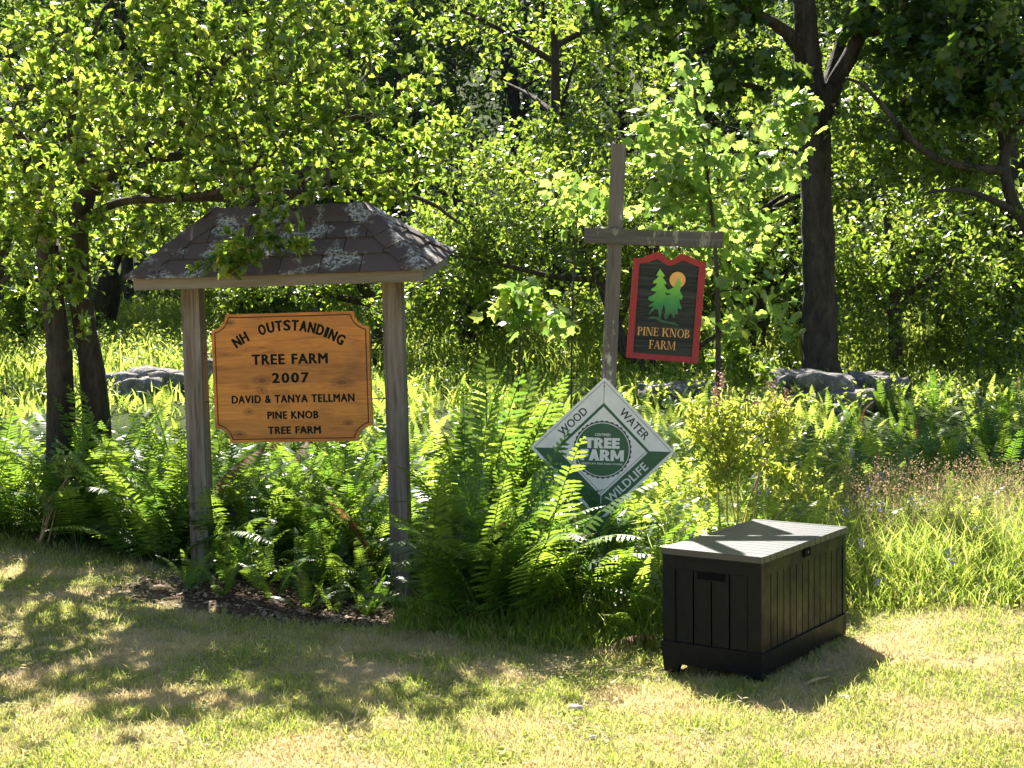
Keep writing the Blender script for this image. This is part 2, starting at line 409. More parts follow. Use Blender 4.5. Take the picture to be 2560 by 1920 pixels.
# ------------------------------------------------------------------ lettering tools
def text_bm(s, w_, h_, bold=0.0, ext=0.0015, space=1.0, word=1.0):
    """word as a mesh in x,z facing -y, fitted to width w_ and height h_ round the origin"""
    cu = bpy.data.curves.new('t', 'FONT'); cu.body = s; cu.offset = bold; cu.extrude = 0.05; cu.resolution_u = 3
    cu.space_character = space; cu.space_word = word; cu.offset = 0.0
    o = bpy.data.objects.new('t', cu); COL.objects.link(o)
    dg = bpy.context.evaluated_depsgraph_get(); me = bpy.data.meshes.new_from_object(o.evaluated_get(dg))
    bpy.data.objects.remove(o); bpy.data.curves.remove(cu)
    bm = bmesh.new(); bm.from_mesh(me); bpy.data.meshes.remove(me)
    c = np.array([v.co for v in bm.verts]); lo, hi = c.min(0), c.max(0)
    for v in bm.verts:
        x = (v.co.x - (lo[0] + hi[0]) / 2) * w_ / (hi[0] - lo[0]) if w_ else (v.co.x - (lo[0] + hi[0]) / 2) * h_ / (hi[1] - lo[1])
        z = (v.co.y - (lo[1] + hi[1]) / 2) * h_ / (hi[1] - lo[1])
        v.co = (x, -v.co.z / 0.05 * ext, z)
    if bold:                                                     # heavier strokes: copies shifted a little, each at its own depth
        me = bpy.data.meshes.new('t'); bm.to_mesh(me); d = bold * h_
        for i, (a, b) in enumerate(((1, 0), (-1, 0), (0, 1), (0, -1), (.7, .7), (-.7, .7), (.7, -.7), (-.7, -.7))):
            n0_ = len(bm.verts); bm.from_mesh(me); bm.verts.ensure_lookup_table()
            for v in bm.verts[n0_:]: v.co = (v.co.x + a * d, v.co.y + .00012 * (i + 1), v.co.z + b * d * .6)
        bpy.data.meshes.remove(me)
    return bm

def xf(bm, x=0, y=0, z=0, rot=0):
    """turn in the x,z plane (anticlockwise seen from the front) and move"""
    c, s = math.cos(rot), math.sin(rot)
    for v in bm.verts:
        a, b = v.co.x, v.co.z
        v.co = (a * c - b * s + x, v.co.y + y, a * s + b * c + z)
    return bm

def flat(pts, y0, y1):
    bm = bmesh.new(); prism(bm, pts, y0, y1); return bm

# ------------------------------------------------------------------ hard materials
M_POST = wood_mat('weathered_post', [(0.34, (0.030, 0.021, 0.014)), (0.46, (0.115, 0.092, 0.072)), (0.56, (0.18, 0.152, 0.126)), (0.7, (0.26, 0.23, 0.198))], 'z', 13, bumps=0.8)
M_FASCIA = wood_mat('weathered_fascia', [(0.25, (0.075, 0.062, 0.045)), (0.5, (0.17, 0.15, 0.12)), (0.8, (0.25, 0.225, 0.19))], 'x', 14)
M_FASCIAY = wood_mat('weathered_end_fascia', [(0.25, (0.075, 0.065, 0.05)), (0.5, (0.17, 0.155, 0.135)), (0.8, (0.25, 0.23, 0.2))], 'y', 14)
M_GREYPOST = wood_mat('lichened_post', [(0.25, (0.04, 0.036, 0.03)), (0.55, (0.12, 0.11, 0.095)), (0.8, (0.2, 0.19, 0.165))], 'z', 18, lichen=(0.42, 0.42, 0.34))
M_GREYBEAM = wood_mat('lichened_beam', [(0.25, (0.03, 0.028, 0.025)), (0.55, (0.09, 0.085, 0.075)), (0.8, (0.15, 0.145, 0.125))], 'x', 18, lichen=(0.22, 0.22, 0.17))
M_MOSS = plain('pale_moss', (0.42, 0.40, 0.24), 1.0, 0.1, 0.5, 60)
M_INK = plain('dark_green_paint', (0.005, 0.012, 0.008), 0.7, 0.12)
M_GROOVE = plain('groove_brown', (0.085, 0.022, 0.008), 0.6, 0.3)  # dark red-brown for the thin strip round the board
M_STEEL = plain('dark_steel', (0.09, 0.085, 0.08), 0.5, 0.5, 0.2, 30, 0.8)

# varnished pine: four glued boards, grain along x, knots
M_PINE, n, p = new_mat('varnished_pine')
tc = n.nodes.new('ShaderNodeTexCoord').outputs['Object']
mp = N(n, 'ShaderNodeMapping'); mp.inputs['Scale'].default_value = (0.9, 1, 9); n.links.new(tc, mp.inputs[0])
sx = N(n, 'ShaderNodeSeparateXYZ'); n.links.new(tc, sx.inputs[0])
brd = math_n(n, 'FLOOR', math_n(n, 'MULTIPLY', math_n(n, 'ADD', sx.outputs[2], 0.61), 7.0))
off = N(n, 'ShaderNodeCombineXYZ'); n.links.new(math_n(n, 'MULTIPLY', brd, 3.7), off.inputs[0]); n.links.new(math_n(n, 'MULTIPLY', brd, 1.3), off.inputs[1])
va = N(n, 'ShaderNodeVectorMath', operation='ADD'); n.links.new(mp.outputs[0], va.inputs[0]); n.links.new(off.outputs[0], va.inputs[1])
gn = noise(n, va.outputs[0], 2.2, 7, 0.62, 1.6); fine = noise(n, va.outputs[0], 14, 4, 0.6, 0.5)
hgt = math_n(n, 'ADD', math_n(n, 'MULTIPLY', gn, 0.8), math_n(n, 'MULTIPLY', fine, 0.22))
pc = ramp(n, hgt, [(0.30, (0.26, 0.085, 0.012)), (0.47, (0.50, 0.19, 0.028)), (0.62, (0.60, 0.255, 0.042)), (0.8, (0.68, 0.32, 0.07))])
bt = N(n, 'ShaderNodeTexWhiteNoise', noise_dimensions='1D'); n.links.new(brd, bt.inputs['W'])
pc = mixc(n, 1.0, pc, ramp(n, bt.outputs[0], [(0, (0.82, 0.78, 0.74)), (1, (1.1, 1.05, 1.0))]), 'MULTIPLY')
for kx, kz, kr in ((-0.235, -0.02, 0.055), (-0.24, -0.09, 0.035), (0.40, -0.045, 0.06), (-0.35, -0.26, 0.035), (-0.43, -0.435, 0.04), (0.44, -0.36, 0.03), (-0.48, 0.44, 0.03), (0.09, -0.40, 0.03)):
    dv = N(n, 'ShaderNodeVectorMath', operation='SUBTRACT'); n.links.new(tc, dv.inputs[0]); dv.inputs[1].default_value = (kx, 0, kz)
    ms = N(n, 'ShaderNodeVectorMath', operation='MULTIPLY'); n.links.new(dv.outputs[0], ms.inputs[0]); ms.inputs[1].default_value = (0.55, 0, 1)
    ln = N(n, 'ShaderNodeVectorMath', operation='LENGTH'); n.links.new(ms.outputs[0], ln.inputs[0])
    q = math_n(n, 'ADD', ln.outputs['Value'], math_n(n, 'MULTIPLY', math_n(n, 'SUBTRACT', gn, 0.5), kr * 0.9))
    pc = mixc(n, ramp(n, math_n(n, 'DIVIDE', q, kr), [(0.25, (0.8, 0.8, 0.8)), (0.4, (0.25, 0.25, 0.25)), (0.55, (0.5, 0.5, 0.5)), (1.0, (0, 0, 0))]), pc, (0.10, 0.028, 0.008))
pc = mixc(n, math_n(n, 'MULTIPLY', ramp(n, noise(n, tc, 3.2, 4, 0.6), [(0.5, (0, 0, 0)), (0.72, (1, 1, 1))]), 0.45), pc, (0.16, 0.065, 0.02))
n.links.new(pc, p.inputs['Base Color']); p.inputs['Roughness'].default_value = 0.4; p.inputs['Specular IOR Level'].default_value = 0.4
bump(n, p, hgt, 0.08, 0.003)

# asphalt shingle with lichen rosettes
M_SHINGLE, n, p = new_mat('asphalt_shingle')
g = N(n, 'ShaderNodeNewGeometry').outputs['Position']
oi = N(n, 'ShaderNodeObjectInfo').outputs['Random']
c = ramp(n, noise(n, g, 160, 3, 0.8), [(0.3, (0.028, 0.021, 0.018)), (0.7, (0.10, 0.074, 0.064))])
c = mixc(n, math_n(n, 'MULTIPLY', oi, 0.35), c, (0.13, 0.095, 0.08))
lc = math_n(n, 'MULTIPLY', ramp(n, noise(n, g, 4.2, 3, 0.55), [(0.53, (0, 0, 0)), (0.60, (1, 1, 1))]), ramp(n, noise(n, g, 42, 4, 0.7), [(0.45, (0, 0, 0)), (0.55, (1, 1, 1))]))
c = mixc(n, lc, c, (0.36, 0.37, 0.33))
n.links.new(c, p.inputs['Base Color']); p.inputs['Roughness'].default_value = 0.95; bump(n, p, noise(n, g, 180, 3, 0.8), 0.6, 0.004)

# ------------------------------------------------------------------ roofed sign shelter
YAW, LEAN, ROOF_D, ROOF_W, EAVE = -0.143, -0.017, 1.056, 2.286, 2.262
e_ = np.array([math.cos(YAW), math.sin(YAW), 0]); n_ = np.array([-math.sin(YAW), math.cos(YAW), 0])
C_ = np.array([-1.751, 10.399, EAVE]); mid = C_ + n_ * ROOF_D / 2
SH0 = mid - (np.array([0, 0, 1.0]) + LEAN * e_) * EAVE          # foot of the shelter
shelter = empty('sign_shelter', SH0, (0, LEAN, YAW), label='shingled hip roof on two weathered grey posts above the varnished wooden board', cat='sign shelter')
for px_ in (-0.835, 0.775):
    bm = bmesh.new(); x0, x1, y0, y1 = px_ - 0.0725, px_ + 0.0725, -0.0725, 0.0725
    box(bm, x0, x1, y0, y1, -0.35, EAVE + 0.15)
    po = bm_obj('post', bm, M_POST, shelter, 0.008)
    bm = bmesh.new(); box(bm, x0 - 0.003, x1 + 0.003, y0 - 0.003, y1 + 0.003, 0.50, 0.508)
    bm_obj('wire_band', bm, M_STEEL, po)
roof = empty('roof', (0, -ROOF_D / 2, EAVE), (0.155, 0, 0)); roof.parent = shelter
hw, rl, rh = ROOF_W / 2, 0.60, 0.435
bm = bmesh.new()                                                 # the decking under the shingles, closed below
vs = [bm.verts.new(q) for q in ((-hw + .01, .01, -.004), (hw - .01, .01, -.004), (hw - .01, ROOF_D - .01, -.004), (-hw + .01, ROOF_D - .01, -.004), (-rl, ROOF_D / 2, rh - .01), (rl, ROOF_D / 2, rh - .01))]
for f in ((0, 1, 5, 4), (1, 2, 5), (2, 3, 4, 5), (3, 0, 4), (3, 2, 1, 0)): bm.faces.new([vs[i] for i in f])
bm_obj('decking', bm, M_FASCIA, roof)
fi, fh, ft = 0.03, 0.085, 0.03
for nm, d, mt in (('fascia', (-hw + fi, hw - fi, fi, fi + ft, -fh - .004, -.004), M_FASCIA), ('fascia', (-hw + fi, hw - fi, ROOF_D - fi - ft, ROOF_D - fi, -fh - .004, -.004), M_FASCIA),
                  ('fascia', (hw - fi - ft, hw - fi - .001, fi + ft + .001, ROOF_D - fi - ft - .001, -fh - .004, -.004), M_FASCIAY), ('fascia', (-hw + fi + .001, -hw + fi + ft, fi + ft + .001, ROOF_D - fi - ft - .001, -fh - .004, -.004), M_FASCIAY)):
    box_obj(nm, d, mt, roof, 0.003)
rng = np.random.RandomState(5)
cor = {'fl': np.array([-hw, 0, 0.]), 'fr': np.array([hw, 0, 0.]), 'br': np.array([hw, ROOF_D, 0.]), 'bl': np.array([-hw, ROOF_D, 0.])}
RL, RR = np.array([-rl, ROOF_D / 2, rh]), np.array([rl, ROOF_D / 2, rh])
def slab(name, top, nrm, th, mat, parent):
    bm = bmesh.new(); a = [bm.verts.new(q) for q in top]; b = [bm.verts.new(np.asarray(q) - np.asarray(nrm) * th) for q in top]; k = len(top)
    bm.faces.new(a); bm.faces.new(b[::-1])
    for i in range(k): bm.faces.new((a[i], b[i], b[(i + 1) % k], a[(i + 1) % k]))
    return bm_obj(name, bm, mat, parent)
for A_, B_, TA, TB in ((cor['fl'], cor['fr'], RL, RR), (cor['fr'], cor['br'], RR, RR), (cor['br'], cor['bl'], RR, RL), (cor['bl'], cor['fl'], RL, RL)):
    u = unit(B_ - A_); lu = np.linalg.norm(B_ - A_); nr = unit(np.cross(u, TA - A_)); v = np.cross(nr, u)
    L = (TA - A_) @ v; uL, uR = (TA - A_) @ u, (TB - A_) @ u
    rows = 4; ex = L / rows
    for j in range(rows):
        v0, v1 = j * ex - (0.02 if j == 0 else 0), min(L, (j + 1) * ex + 0.03)
        x = -0.31 * (0.2 + 0.5 * (j % 2))
        while x < lu:
            a, b = x + .004, x + .306; x += .31
            f0, f1 = max(0, v0) / L, v1 / L
            la, lb, ha, hb = max(a, uL * f0), min(b, lu + (uR - lu) * f0), max(a, uL * f1), min(b, lu + (uR - lu) * f1)
            if lb - la < 0.02: continue
            if hb < ha: ha = hb = min(max((ha + hb) / 2, la), lb)
            dz = rng.rand() * .004
            pt = lambda uu, vv, hh: A_ + u * uu + v * vv + nr * hh
            q = [pt(la, v0, .026 + dz), pt(lb, v0, .022 + dz), pt(hb, v1, .008), pt(ha, v1, .008)]
            if hb - ha < 0.01: q = q[:3]
            slab('shingle', q, nr, .009, M_SHINGLE, roof)
def caps(P0, P1, fa, fb, na, nb, lowa=None, lowb=None):
    """bent cap shingles laid up a hip or along the ridge; fa, fb point down the two wings"""
    ax = unit(P1 - P0); Lh = np.linalg.norm(P1 - P0); k = max(3, int(round(Lh / .19))); up_ = unit(na + nb)
    for i in range(k):
        s0, s1 = i * Lh / k - (0.02 if i == 0 else 0), min(Lh + .03, (i + 1) * Lh / k + .05)
        wv = 0.135; h0, h1 = .036 + rng.rand() * .005, .026
        wa0 = lowa if (i == 0 and lowa is not None) else fa * wv; wb0 = lowb if (i == 0 and lowb is not None) else fb * wv
        c0, c1 = P0 + ax * s0 + up_ * h0, P0 + ax * s1 + up_ * h1
        top = [c0 + wa0, c0, c0 + wb0, c1 + fb * wv, c1, c1 + fa * wv]
        bm = bmesh.new(); t = [bm.verts.new(q) for q in top]; b = [bm.verts.new(q - up_ * .007) for q in top]
        for q in ((0, 1, 4, 5), (1, 2, 3, 4)):
            bm.faces.new([t[z] for z in q]); bm.faces.new([b[z] for z in q[::-1]])
        for a, c in ((0, 1), (1, 2), (2, 3), (3, 4), (4, 5), (5, 0)): bm.faces.new((t[a], b[a], b[c], t[c]))
        bm_obj('shingle', bm, M_SHINGLE, roof)
nF = unit(np.cross(cor['fr'] - cor['fl'], RL - cor['fl'])); nR = unit(np.cross(cor['br'] - cor['fr'], RR - cor['fr']))
nB = nF * np.array([1, -1, 1]); nL = nR * np.array([-1, 1, 1])
for cn, R_, na, nb, ea, eb in (('fr', RR, nF, nR, (-1, 0, 0), (0, 1, 0)), ('fl', RL, nF, nL, (1, 0, 0), (0, 1, 0)), ('br', RR, nB, nR, (-1, 0, 0), (0, -1, 0)), ('bl', RL, nB, nL, (1, 0, 0), (0, -1, 0))):
    ax = unit(R_ - cor[cn]); ea, eb = np.array(ea, float), np.array(eb, float)
    fa = unit(ea - ax * (ea @ ax)); fb = unit(eb - ax * (eb @ ax))
    caps(cor[cn], R_, fa, fb, na, nb, ea * .2, eb * .2)
fF = unit(np.cross(np.array([1., 0, 0]), nF)) * -1
if fF[2] > 0: fF = -fF
fB = fF * np.array([1, -1, 1])
caps(RL - np.array([.02, 0, 0]), RR + np.array([.02, 0, 0]), fF, fB, nF, nB)

# ------------------------------------------------------------------ varnished board between the posts
BW, BH, NR = 1.262, 1.005, 0.118
sm = Matrix.Translation(Vector(SH0)) @ Matrix.Rotation(YAW, 4, 'Z') @ Matrix.Rotation(LEAN, 4, 'Y')
board = empty('wooden_board', (0, 0, 0), label='varnished pine board with scooped corners and dark carved lettering hung between the posts', cat='sign')
board.matrix_world = sm @ Matrix.Translation((-0.045, -0.03, EAVE - 0.785))
# arcs run so that the outline goes anticlockwise: bottom right, top right, top left, bottom left
def outline(ins):
    w2, h2, rr = BW / 2 - ins, BH / 2 - ins, NR + ins; pts = []
    for cx, cz, a0, a1 in ((BW / 2, -BH / 2, 180, 90), (BW / 2, BH / 2, 270, 180), (-BW / 2, BH / 2, 360, 270), (-BW / 2, -BH / 2, 90, 0)):
        for k in range(10):
            a = rad(a0 + (a1 - a0) * k / 9.0)
            pts.append((min(max(cx + rr * math.cos(a), -w2), w2), min(max(cz + rr * math.sin(a), -h2), h2)))
    return pts
bm = bmesh.new(); prism(bm, outline(0.0), -0.022, 0.022); bm_obj('panel', bm, M_PINE, board, 0.006)
bm = bmesh.new(); oa, ob = outline(0.022), outline(0.031); k = len(oa)
va_ = [bm.verts.new((x, -0.0228, z)) for x, z in oa]; vb_ = [bm.verts.new((x, -0.0228, z)) for x, z in ob]
for i in range(k):
    try: bm.faces.new((va_[i], va_[(i + 1) % k], vb_[(i + 1) % k], vb_[i]))
    except ValueError: pass
bm_obj('border_groove', bm, M_GROOVE, board)
Z1 = 789.0
def line(s, cx, cy, w_, h_, bold=0.012, space=1.0, word=1.0):
    bm = text_bm(s, w_ / Z1, h_ / Z1, bold, 0.0012, space, word); xf(bm, (cx - 1121) / Z1, -0.0225, -(cy - 1132) / Z1)
    bm_obj('lettering', bm, M_INK, board, kind='stuff')
line('TREE FARM', 1115, 1018, 475, 60, 0.065, 1.15, 1.2); line('2007', 1116, 1133, 228, 60, 0.065, 1.25)
line('DAVID & TANYA TELLMAN', 1126, 1262, 774, 47, 0.06, 1.15, 1.1); line('PINE KNOB', 1123, 1362, 319, 45, 0.065, 1.1, 1.1); line('TREE FARM', 1129, 1455, 331, 44, 0.065, 1.1, 1.1)
arcs = 'NH OUTSTANDING'; RA = 620 / Z1; full = bmesh.new(); tmp = bpy.data.meshes.new('tmp')
wd = {'N': 1.0, 'H': 1.0, 'O': 1.08, 'U': 1.0, 'T': .95, 'S': .95, 'A': 1.0, 'D': 1.0, 'I': .55, 'G': 1.05, ' ': 1.25}
tot = sum(wd[c] for c in arcs); ang = 34.6; run = 0
for ch in arcs:
    a = rad(ang - 2 * ang * (run + wd[ch] / 2) / tot); run += wd[ch]
    if ch == ' ': continue
    b2 = text_bm(ch, (0.018 if ch == 'I' else 0.052 * min(1, wd[ch])), 62 / Z1, 0.065, 0.0012)
    xf(b2, -RA * math.sin(a) - 8 / Z1, -0.0225, RA * math.cos(a) + (1132 - 812 - 620) / Z1, a); b2.to_mesh(tmp); b2.free(); full.from_mesh(tmp)
bm_obj('lettering', full, M_INK, board, kind='stuff')
for s in (-1, 1):
    for z in (-0.18, 0.2):
        v_, t_ = tube([(s * (BW / 2 - .02), 0.02, z), (s * (BW / 2 + .165), 0.02, z)], [.004, .004], 6)
        obj('mounting_pin', mesh_np('mounting_pin', v_, t_, M_STEEL), board)

# ------------------------------------------------------------------ leaning post with cross beam
YP = 9.78
pt_, pb_ = at(1547, 362, YP), at(1516, 1100, YP)
ax = (pt_ - pb_).normalized(); foot = pb_ - ax * ((pb_.z - G(pb_.x, YP)) / ax.z)
Hp = (pt_ - foot).length
post_sign = empty('cross_post', foot, label='leaning lichen-covered grey post with a wooden crossbeam near its top', cat='post')
xa = Vector((1, -0.10, 0)); xa = (xa - ax * xa.dot(ax)).normalized(); ya = ax.cross(xa)
M4 = Matrix.Identity(4)
for i in range(3): M4[i][0], M4[i][1], M4[i][2], M4[i][3] = xa[i], ya[i], ax[i], foot[i]
post_sign.matrix_world = M4
bm = bmesh.new(); box(bm, -.05, .05, -.05, .05, -.4, Hp); bm_obj('upright', bm, M_GREYPOST, post_sign, 0.006)
bl_, br_ = at(1461, 588, YP - .06), at(1806, 602, YP - .06)
inv = M4.inverted(); l0, l1 = inv @ bl_, inv @ br_
beam = empty('crossbeam', ((l0 + l1) / 2)); beam.parent = post_sign
beam.rotation_euler = (0, -math.atan2(l1.z - l0.z, l1.x - l0.x), 0)
Lb = (l1 - l0).length
bm = bmesh.new(); box(bm, -Lb / 2, Lb / 2, -.045, .045, -.052, .052); me_b = bm_obj('beam', bm, M_GREYBEAM, beam, 0.006)
beam_w = post_sign.matrix_world @ Matrix.Translation((l0 + l1) / 2) @ Matrix.Rotation(beam.rotation_euler.y, 4, 'Y')
rng = np.random.RandomState(8); mv = []
for k in range(70):
    x = rng.uniform(-Lb / 2, Lb / 2) if k % 2 else rng.uniform(Lb * .22, Lb / 2); y = rng.uniform(-.04, .04); s = rng.uniform(.006, .016)
    d = unit(rng.randn(10, 3)); mv.append((np.array([x, y, .053]) + d * np.array([s * 1.6, s * 1.3, s * .6]), np.array([[0, i, i + 1] for i in range(1, 9)] + [[2, 5, 8], [1, 6, 9], [3, 7, 4]])))
v_, t_ = join(mv); obj('moss', mesh_np('moss', v_, t_, M_MOSS), beam, kind='stuff')

# ------------------------------------------------------------------ red framed hanging sign
YS = 9.72; KS = YS / F / 5.027
M_RED = plain('red_paint', (0.26, 0.012, 0.014), 0.45, 0.4, 0.12, 12)
M_CARVED = wood_mat('sandblasted_black', [(0.3, (0.006, 0.007, 0.006)), (0.55, (0.03, 0.034, 0.03)), (0.75, (0.075, 0.08, 0.07))], 'x', 22, 0.8, None, 1.0, 0.2, 2.2)
M_TAN = plain('tan_paint', (0.58, 0.33, 0.10), 0.55, 0.3, 0.15, 50)
M_SUNP = plain('apricot_paint', (0.72, 0.40, 0.11), 0.55, 0.3, 0.08, 40)
M_TREEP, n, p = new_mat('green_shaded_paint'); tc = n.nodes.new('ShaderNodeTexCoord').outputs['Object']; sx = N(n, 'ShaderNodeSeparateXYZ'); n.links.new(tc, sx.inputs[0])
zz = math_n(n, 'ADD', math_n(n, 'MULTIPLY', sx.outputs[2], 3.4), math_n(n, 'MULTIPLY', noise(n, tc, 18, 3), 0.3))
n.links.new(ramp(n, zz, [(0.0, (0.01, 0.075, 0.03)), (0.3, (0.015, 0.20, 0.04)), (0.62, (0.10, 0.36, 0.03)), (0.95, (0.22, 0.50, 0.04))]), p.inputs['Base Color']); p.inputs['Roughness'].default_value = 0.5
hs = empty('hanging_sign', at(1540 + 625 / 5.027, 600 + 886 / 5.027, YS), (0, rad(4.2), rad(-4)), label='tilted red-framed black sign with two green pines and an orange sun under the crossbeam', cat='sign')
c42, s42 = math.cos(rad(4.2)), math.sin(rad(4.2))
def z4(X, Y):
    dx, dy = (X - 625) * KS, (Y - 886) * KS
    return (dx * c42 + dy * s42, -(-dx * s42 + dy * c42))
out = [(225, 230), (330, 222), (420, 190), (500, 158), (548, 152), (590, 182), (625, 222), (665, 248), (705, 250), (745, 232), (785, 195), (830, 178), (870, 190), (930, 220), (1000, 252), (1070, 275), (1130, 290), (1020, 1555), (125, 1470)]
inn = [(300, 296), (370, 286), (440, 268), (490, 250), (530, 246), (570, 272), (610, 302), (650, 320), (690, 326), (735, 316), (780, 292), (825, 268), (865, 270), (920, 298), (975, 325), (1030, 345), (1040, 345), (945, 1470), (212, 1410)]
# frame as a ring of quads between the two outlines
bm = bmesh.new(); A2 = [z4(*q) for q in out]; B2 = [z4(*q) for q in inn]; k = len(A2)
rings = [[bm.verts.new((x, y, z)) for x, z in pts] for pts, y in ((A2, -.022), (B2, -.018), (B2, .02), (A2, .02))]
for a in range(4):
    for i in range(k):
        j = (i + 1) % k; bm.faces.new((rings[a][i], rings[a][j], rings[(a + 1) % 4][j], rings[(a + 1) % 4][i]))
bm_obj('frame', bm, M_RED, hs, 0)
bm = bmesh.new(); prism(bm, B2[::-1], -.010, .018); bm_obj('panel', bm, M_CARVED, hs)
T1 = [(555, 365), (590, 415), (612, 440), (605, 470), (575, 455), (600, 490), (632, 535), (628, 565), (600, 555), (625, 600), (660, 640), (655, 675), (610, 650), (640, 700), (650, 760), (600, 800), (575, 900), (560, 985), (535, 985), (530, 880), (500, 860), (450, 900), (415, 940), (405, 930), (440, 870), (475, 830), (400, 840), (430, 810), (490, 770), (440, 770), (405, 745), (410, 715), (470, 690), (510, 650), (440, 635), (450, 610), (500, 580), (520, 545), (465, 545), (475, 515), (520, 480), (545, 445), (512, 455), (515, 430)]
T2 = [(785, 475), (800, 510), (825, 565), (800, 560), (815, 600), (800, 640), (820, 680), (838, 710), (825, 755), (795, 745), (800, 800), (822, 850), (815, 880), (770, 850), (775, 900), (780, 945), (745, 930), (735, 980), (715, 985), (690, 920), (660, 950), (650, 985), (615, 1000), (600, 960), (620, 900), (600, 800), (640, 700), (700, 680), (660, 670), (655, 630), (720, 600), (745, 560), (765, 510)]
HL = [(395, 985), (440, 955), (520, 965), (580, 1005), (660, 1025), (740, 1035), (800, 1085), (730, 1068), (640, 1050), (560, 1032), (500, 992)]
for nm, pts, y, mt in (('sun_emblem', [(773 + 100 * math.cos(a), 505 + 100 * math.sin(a)) for a in np.linspace(0, 2 * math.pi, 28, endpoint=False)], -.0130, M_SUNP),
                       ('pine_emblem', T2, -.0150, M_TREEP), ('pine_emblem', T1, -.0165, M_TREEP), ('hill_emblem', HL, -.0140, M_TREEP)):
    bm = bmesh.new(); prism(bm, [z4(*q) for q in pts], y, -.008); bm_obj(nm, bm, mt, hs)
# serif capitals cut as thick and thin strokes, one unit high
def arcq(cx, cy, rx, ry, a0, a1, tx, ty, k=9):
    q = []
    an = [rad(a0 + (a1 - a0) * i / k) for i in range(k + 1)]
    o_ = [(cx + rx * math.cos(a), cy + ry * math.sin(a)) for a in an]; i_ = [(cx + (rx - tx) * math.cos(a), cy + (ry - ty) * math.sin(a)) for a in an]
    for i in range(k): q.append([o_[i], o_[i + 1], i_[i + 1], i_[i]])
    return q
def rect(x0, x1, y0, y1): return [[(x0, y0), (x1, y0), (x1, y1), (x0, y1)]]
def stem(x, w=.15): return rect(x, x + w, 0, 1) + rect(x - .07, x + w + .07, 0, .055) + rect(x - .07, x + w + .07, .945, 1)
SER = {
 'P': (stem(.08) + arcq(.23, .72, .36, .28, -90, 90, .14, .06), .66), 'I': (stem(.08), .34),
 'N': (rect(.10, .16, 0, 1) + rect(.02, .24, 0, .05) + rect(.02, .2, .95, 1) + rect(.70, .76, 0, 1) + rect(.60, .86, .95, 1) + [[(.10, 1), (.28, 1), (.76, 0), (.62, 0)]], .90),
 'E': (stem(.08) + rect(.2, .6, 0, .06) + rect(.2, .58, .94, 1) + rect(.2, .48, .48, .54) + rect(.55, .61, 0, .2) + rect(.53, .59, .8, 1) + rect(.43, .48, .4, .62), .68),
 'K': (stem(.08) + [[(.2, .42), (.3, .42), (.74, 1), (.62, 1)], [(.34, .58), (.44, .66), (.82, 0), (.62, 0)]] + rect(.52, .84, .95, 1) + rect(.54, .9, 0, .05), .88),
 'O': (arcq(.44, .5, .40, .52, 0, 360, .14, .055, 22), .88),
 'B': (stem(.08) + arcq(.23, .75, .32, .25, -90, 90, .13, .055) + arcq(.23, .27, .38, .27, -90, 90, .14, .055), .68),
 'F': (stem(.08) + rect(.2, .58, .94, 1) + rect(.2, .48, .48, .54) + rect(.53, .59, .78, 1) + rect(.43, .48, .4, .62), .62),
 'A': ([[(.06, 0), (.13, 0), (.46, 1), (.40, 1)], [(.60, 0), (.78, 0), (.47, 1), (.36, 1)]] + rect(.24, .6, .32, .38) + rect(.0, .22, 0, .05) + rect(.5, .88, 0, .05), .86),
 'R': (stem(.08) + arcq(.23, .74, .34, .26, -90, 90, .14, .06) + [[(.3, .5), (.44, .5), (.80, 0), (.62, 0)]] + rect(.58, .86, 0, .05), .82),
 'M': (rect(.10, .16, 0, 1) + rect(.02, .26, 0, .05) + rect(.02, .2, .95, 1) + rect(.86, 1.0, 0, 1) + rect(.79, 1.07, 0, .05) + rect(.86, 1.06, .95, 1) + [[(.10, 1), (.25, 1), (.57, .05), (.5, .05)], [(.86, 1), (.93, 1), (.56, .05), (.5, .05)]], 1.1), ' ': ([], .36)}
def serif_line(s, c, w_, h_, parent, mat, y):
    tot = sum(SER[ch][1] for ch in s); kx = w_ / tot; bm = bmesh.new(); x = -w_ / 2; q = 0
    for ch in s:
        for poly in SER[ch][0]:
            q += 1; prism(bm, [(c[0] + x + a * kx, c[1] + (b - .5) * h_) for a, b in poly], y - .00015 * (q % 9), y + .004)
        x += SER[ch][1] * kx
    bm_obj('lettering', bm, mat, parent, kind='stuff')
serif_line('PINE KNOB', z4(598, 1160), 660 * KS, 105 * KS, hs, M_TAN, -.0135)
serif_line('FARM', z4(580, 1318), 335 * KS, 108 * KS, hs, M_TAN, -.0135)
hsm = Matrix.Translation(hs.location) @ hs.rotation_euler.to_matrix().to_4x4(); hi_ = hsm.inverted()
for X_, Y_ in ((548, 160), (835, 185)):
    a, b = z4(X_, Y_); top = hi_ @ (beam_w @ Vector(((at(1540 + X_ / 5.027, 600, YS) - beam_w.translation).x, 0, -.05)))
    mid_ = (a, -.001, b - .012)
    v_, t_ = tube([mid_, (a, .0, (b + top.z) / 2), (top.x, top.y, top.z)], [.003, .003, .003], 6)
    obj('hanging_hook', mesh_np('hanging_hook', v_, t_, M_STEEL), hs)

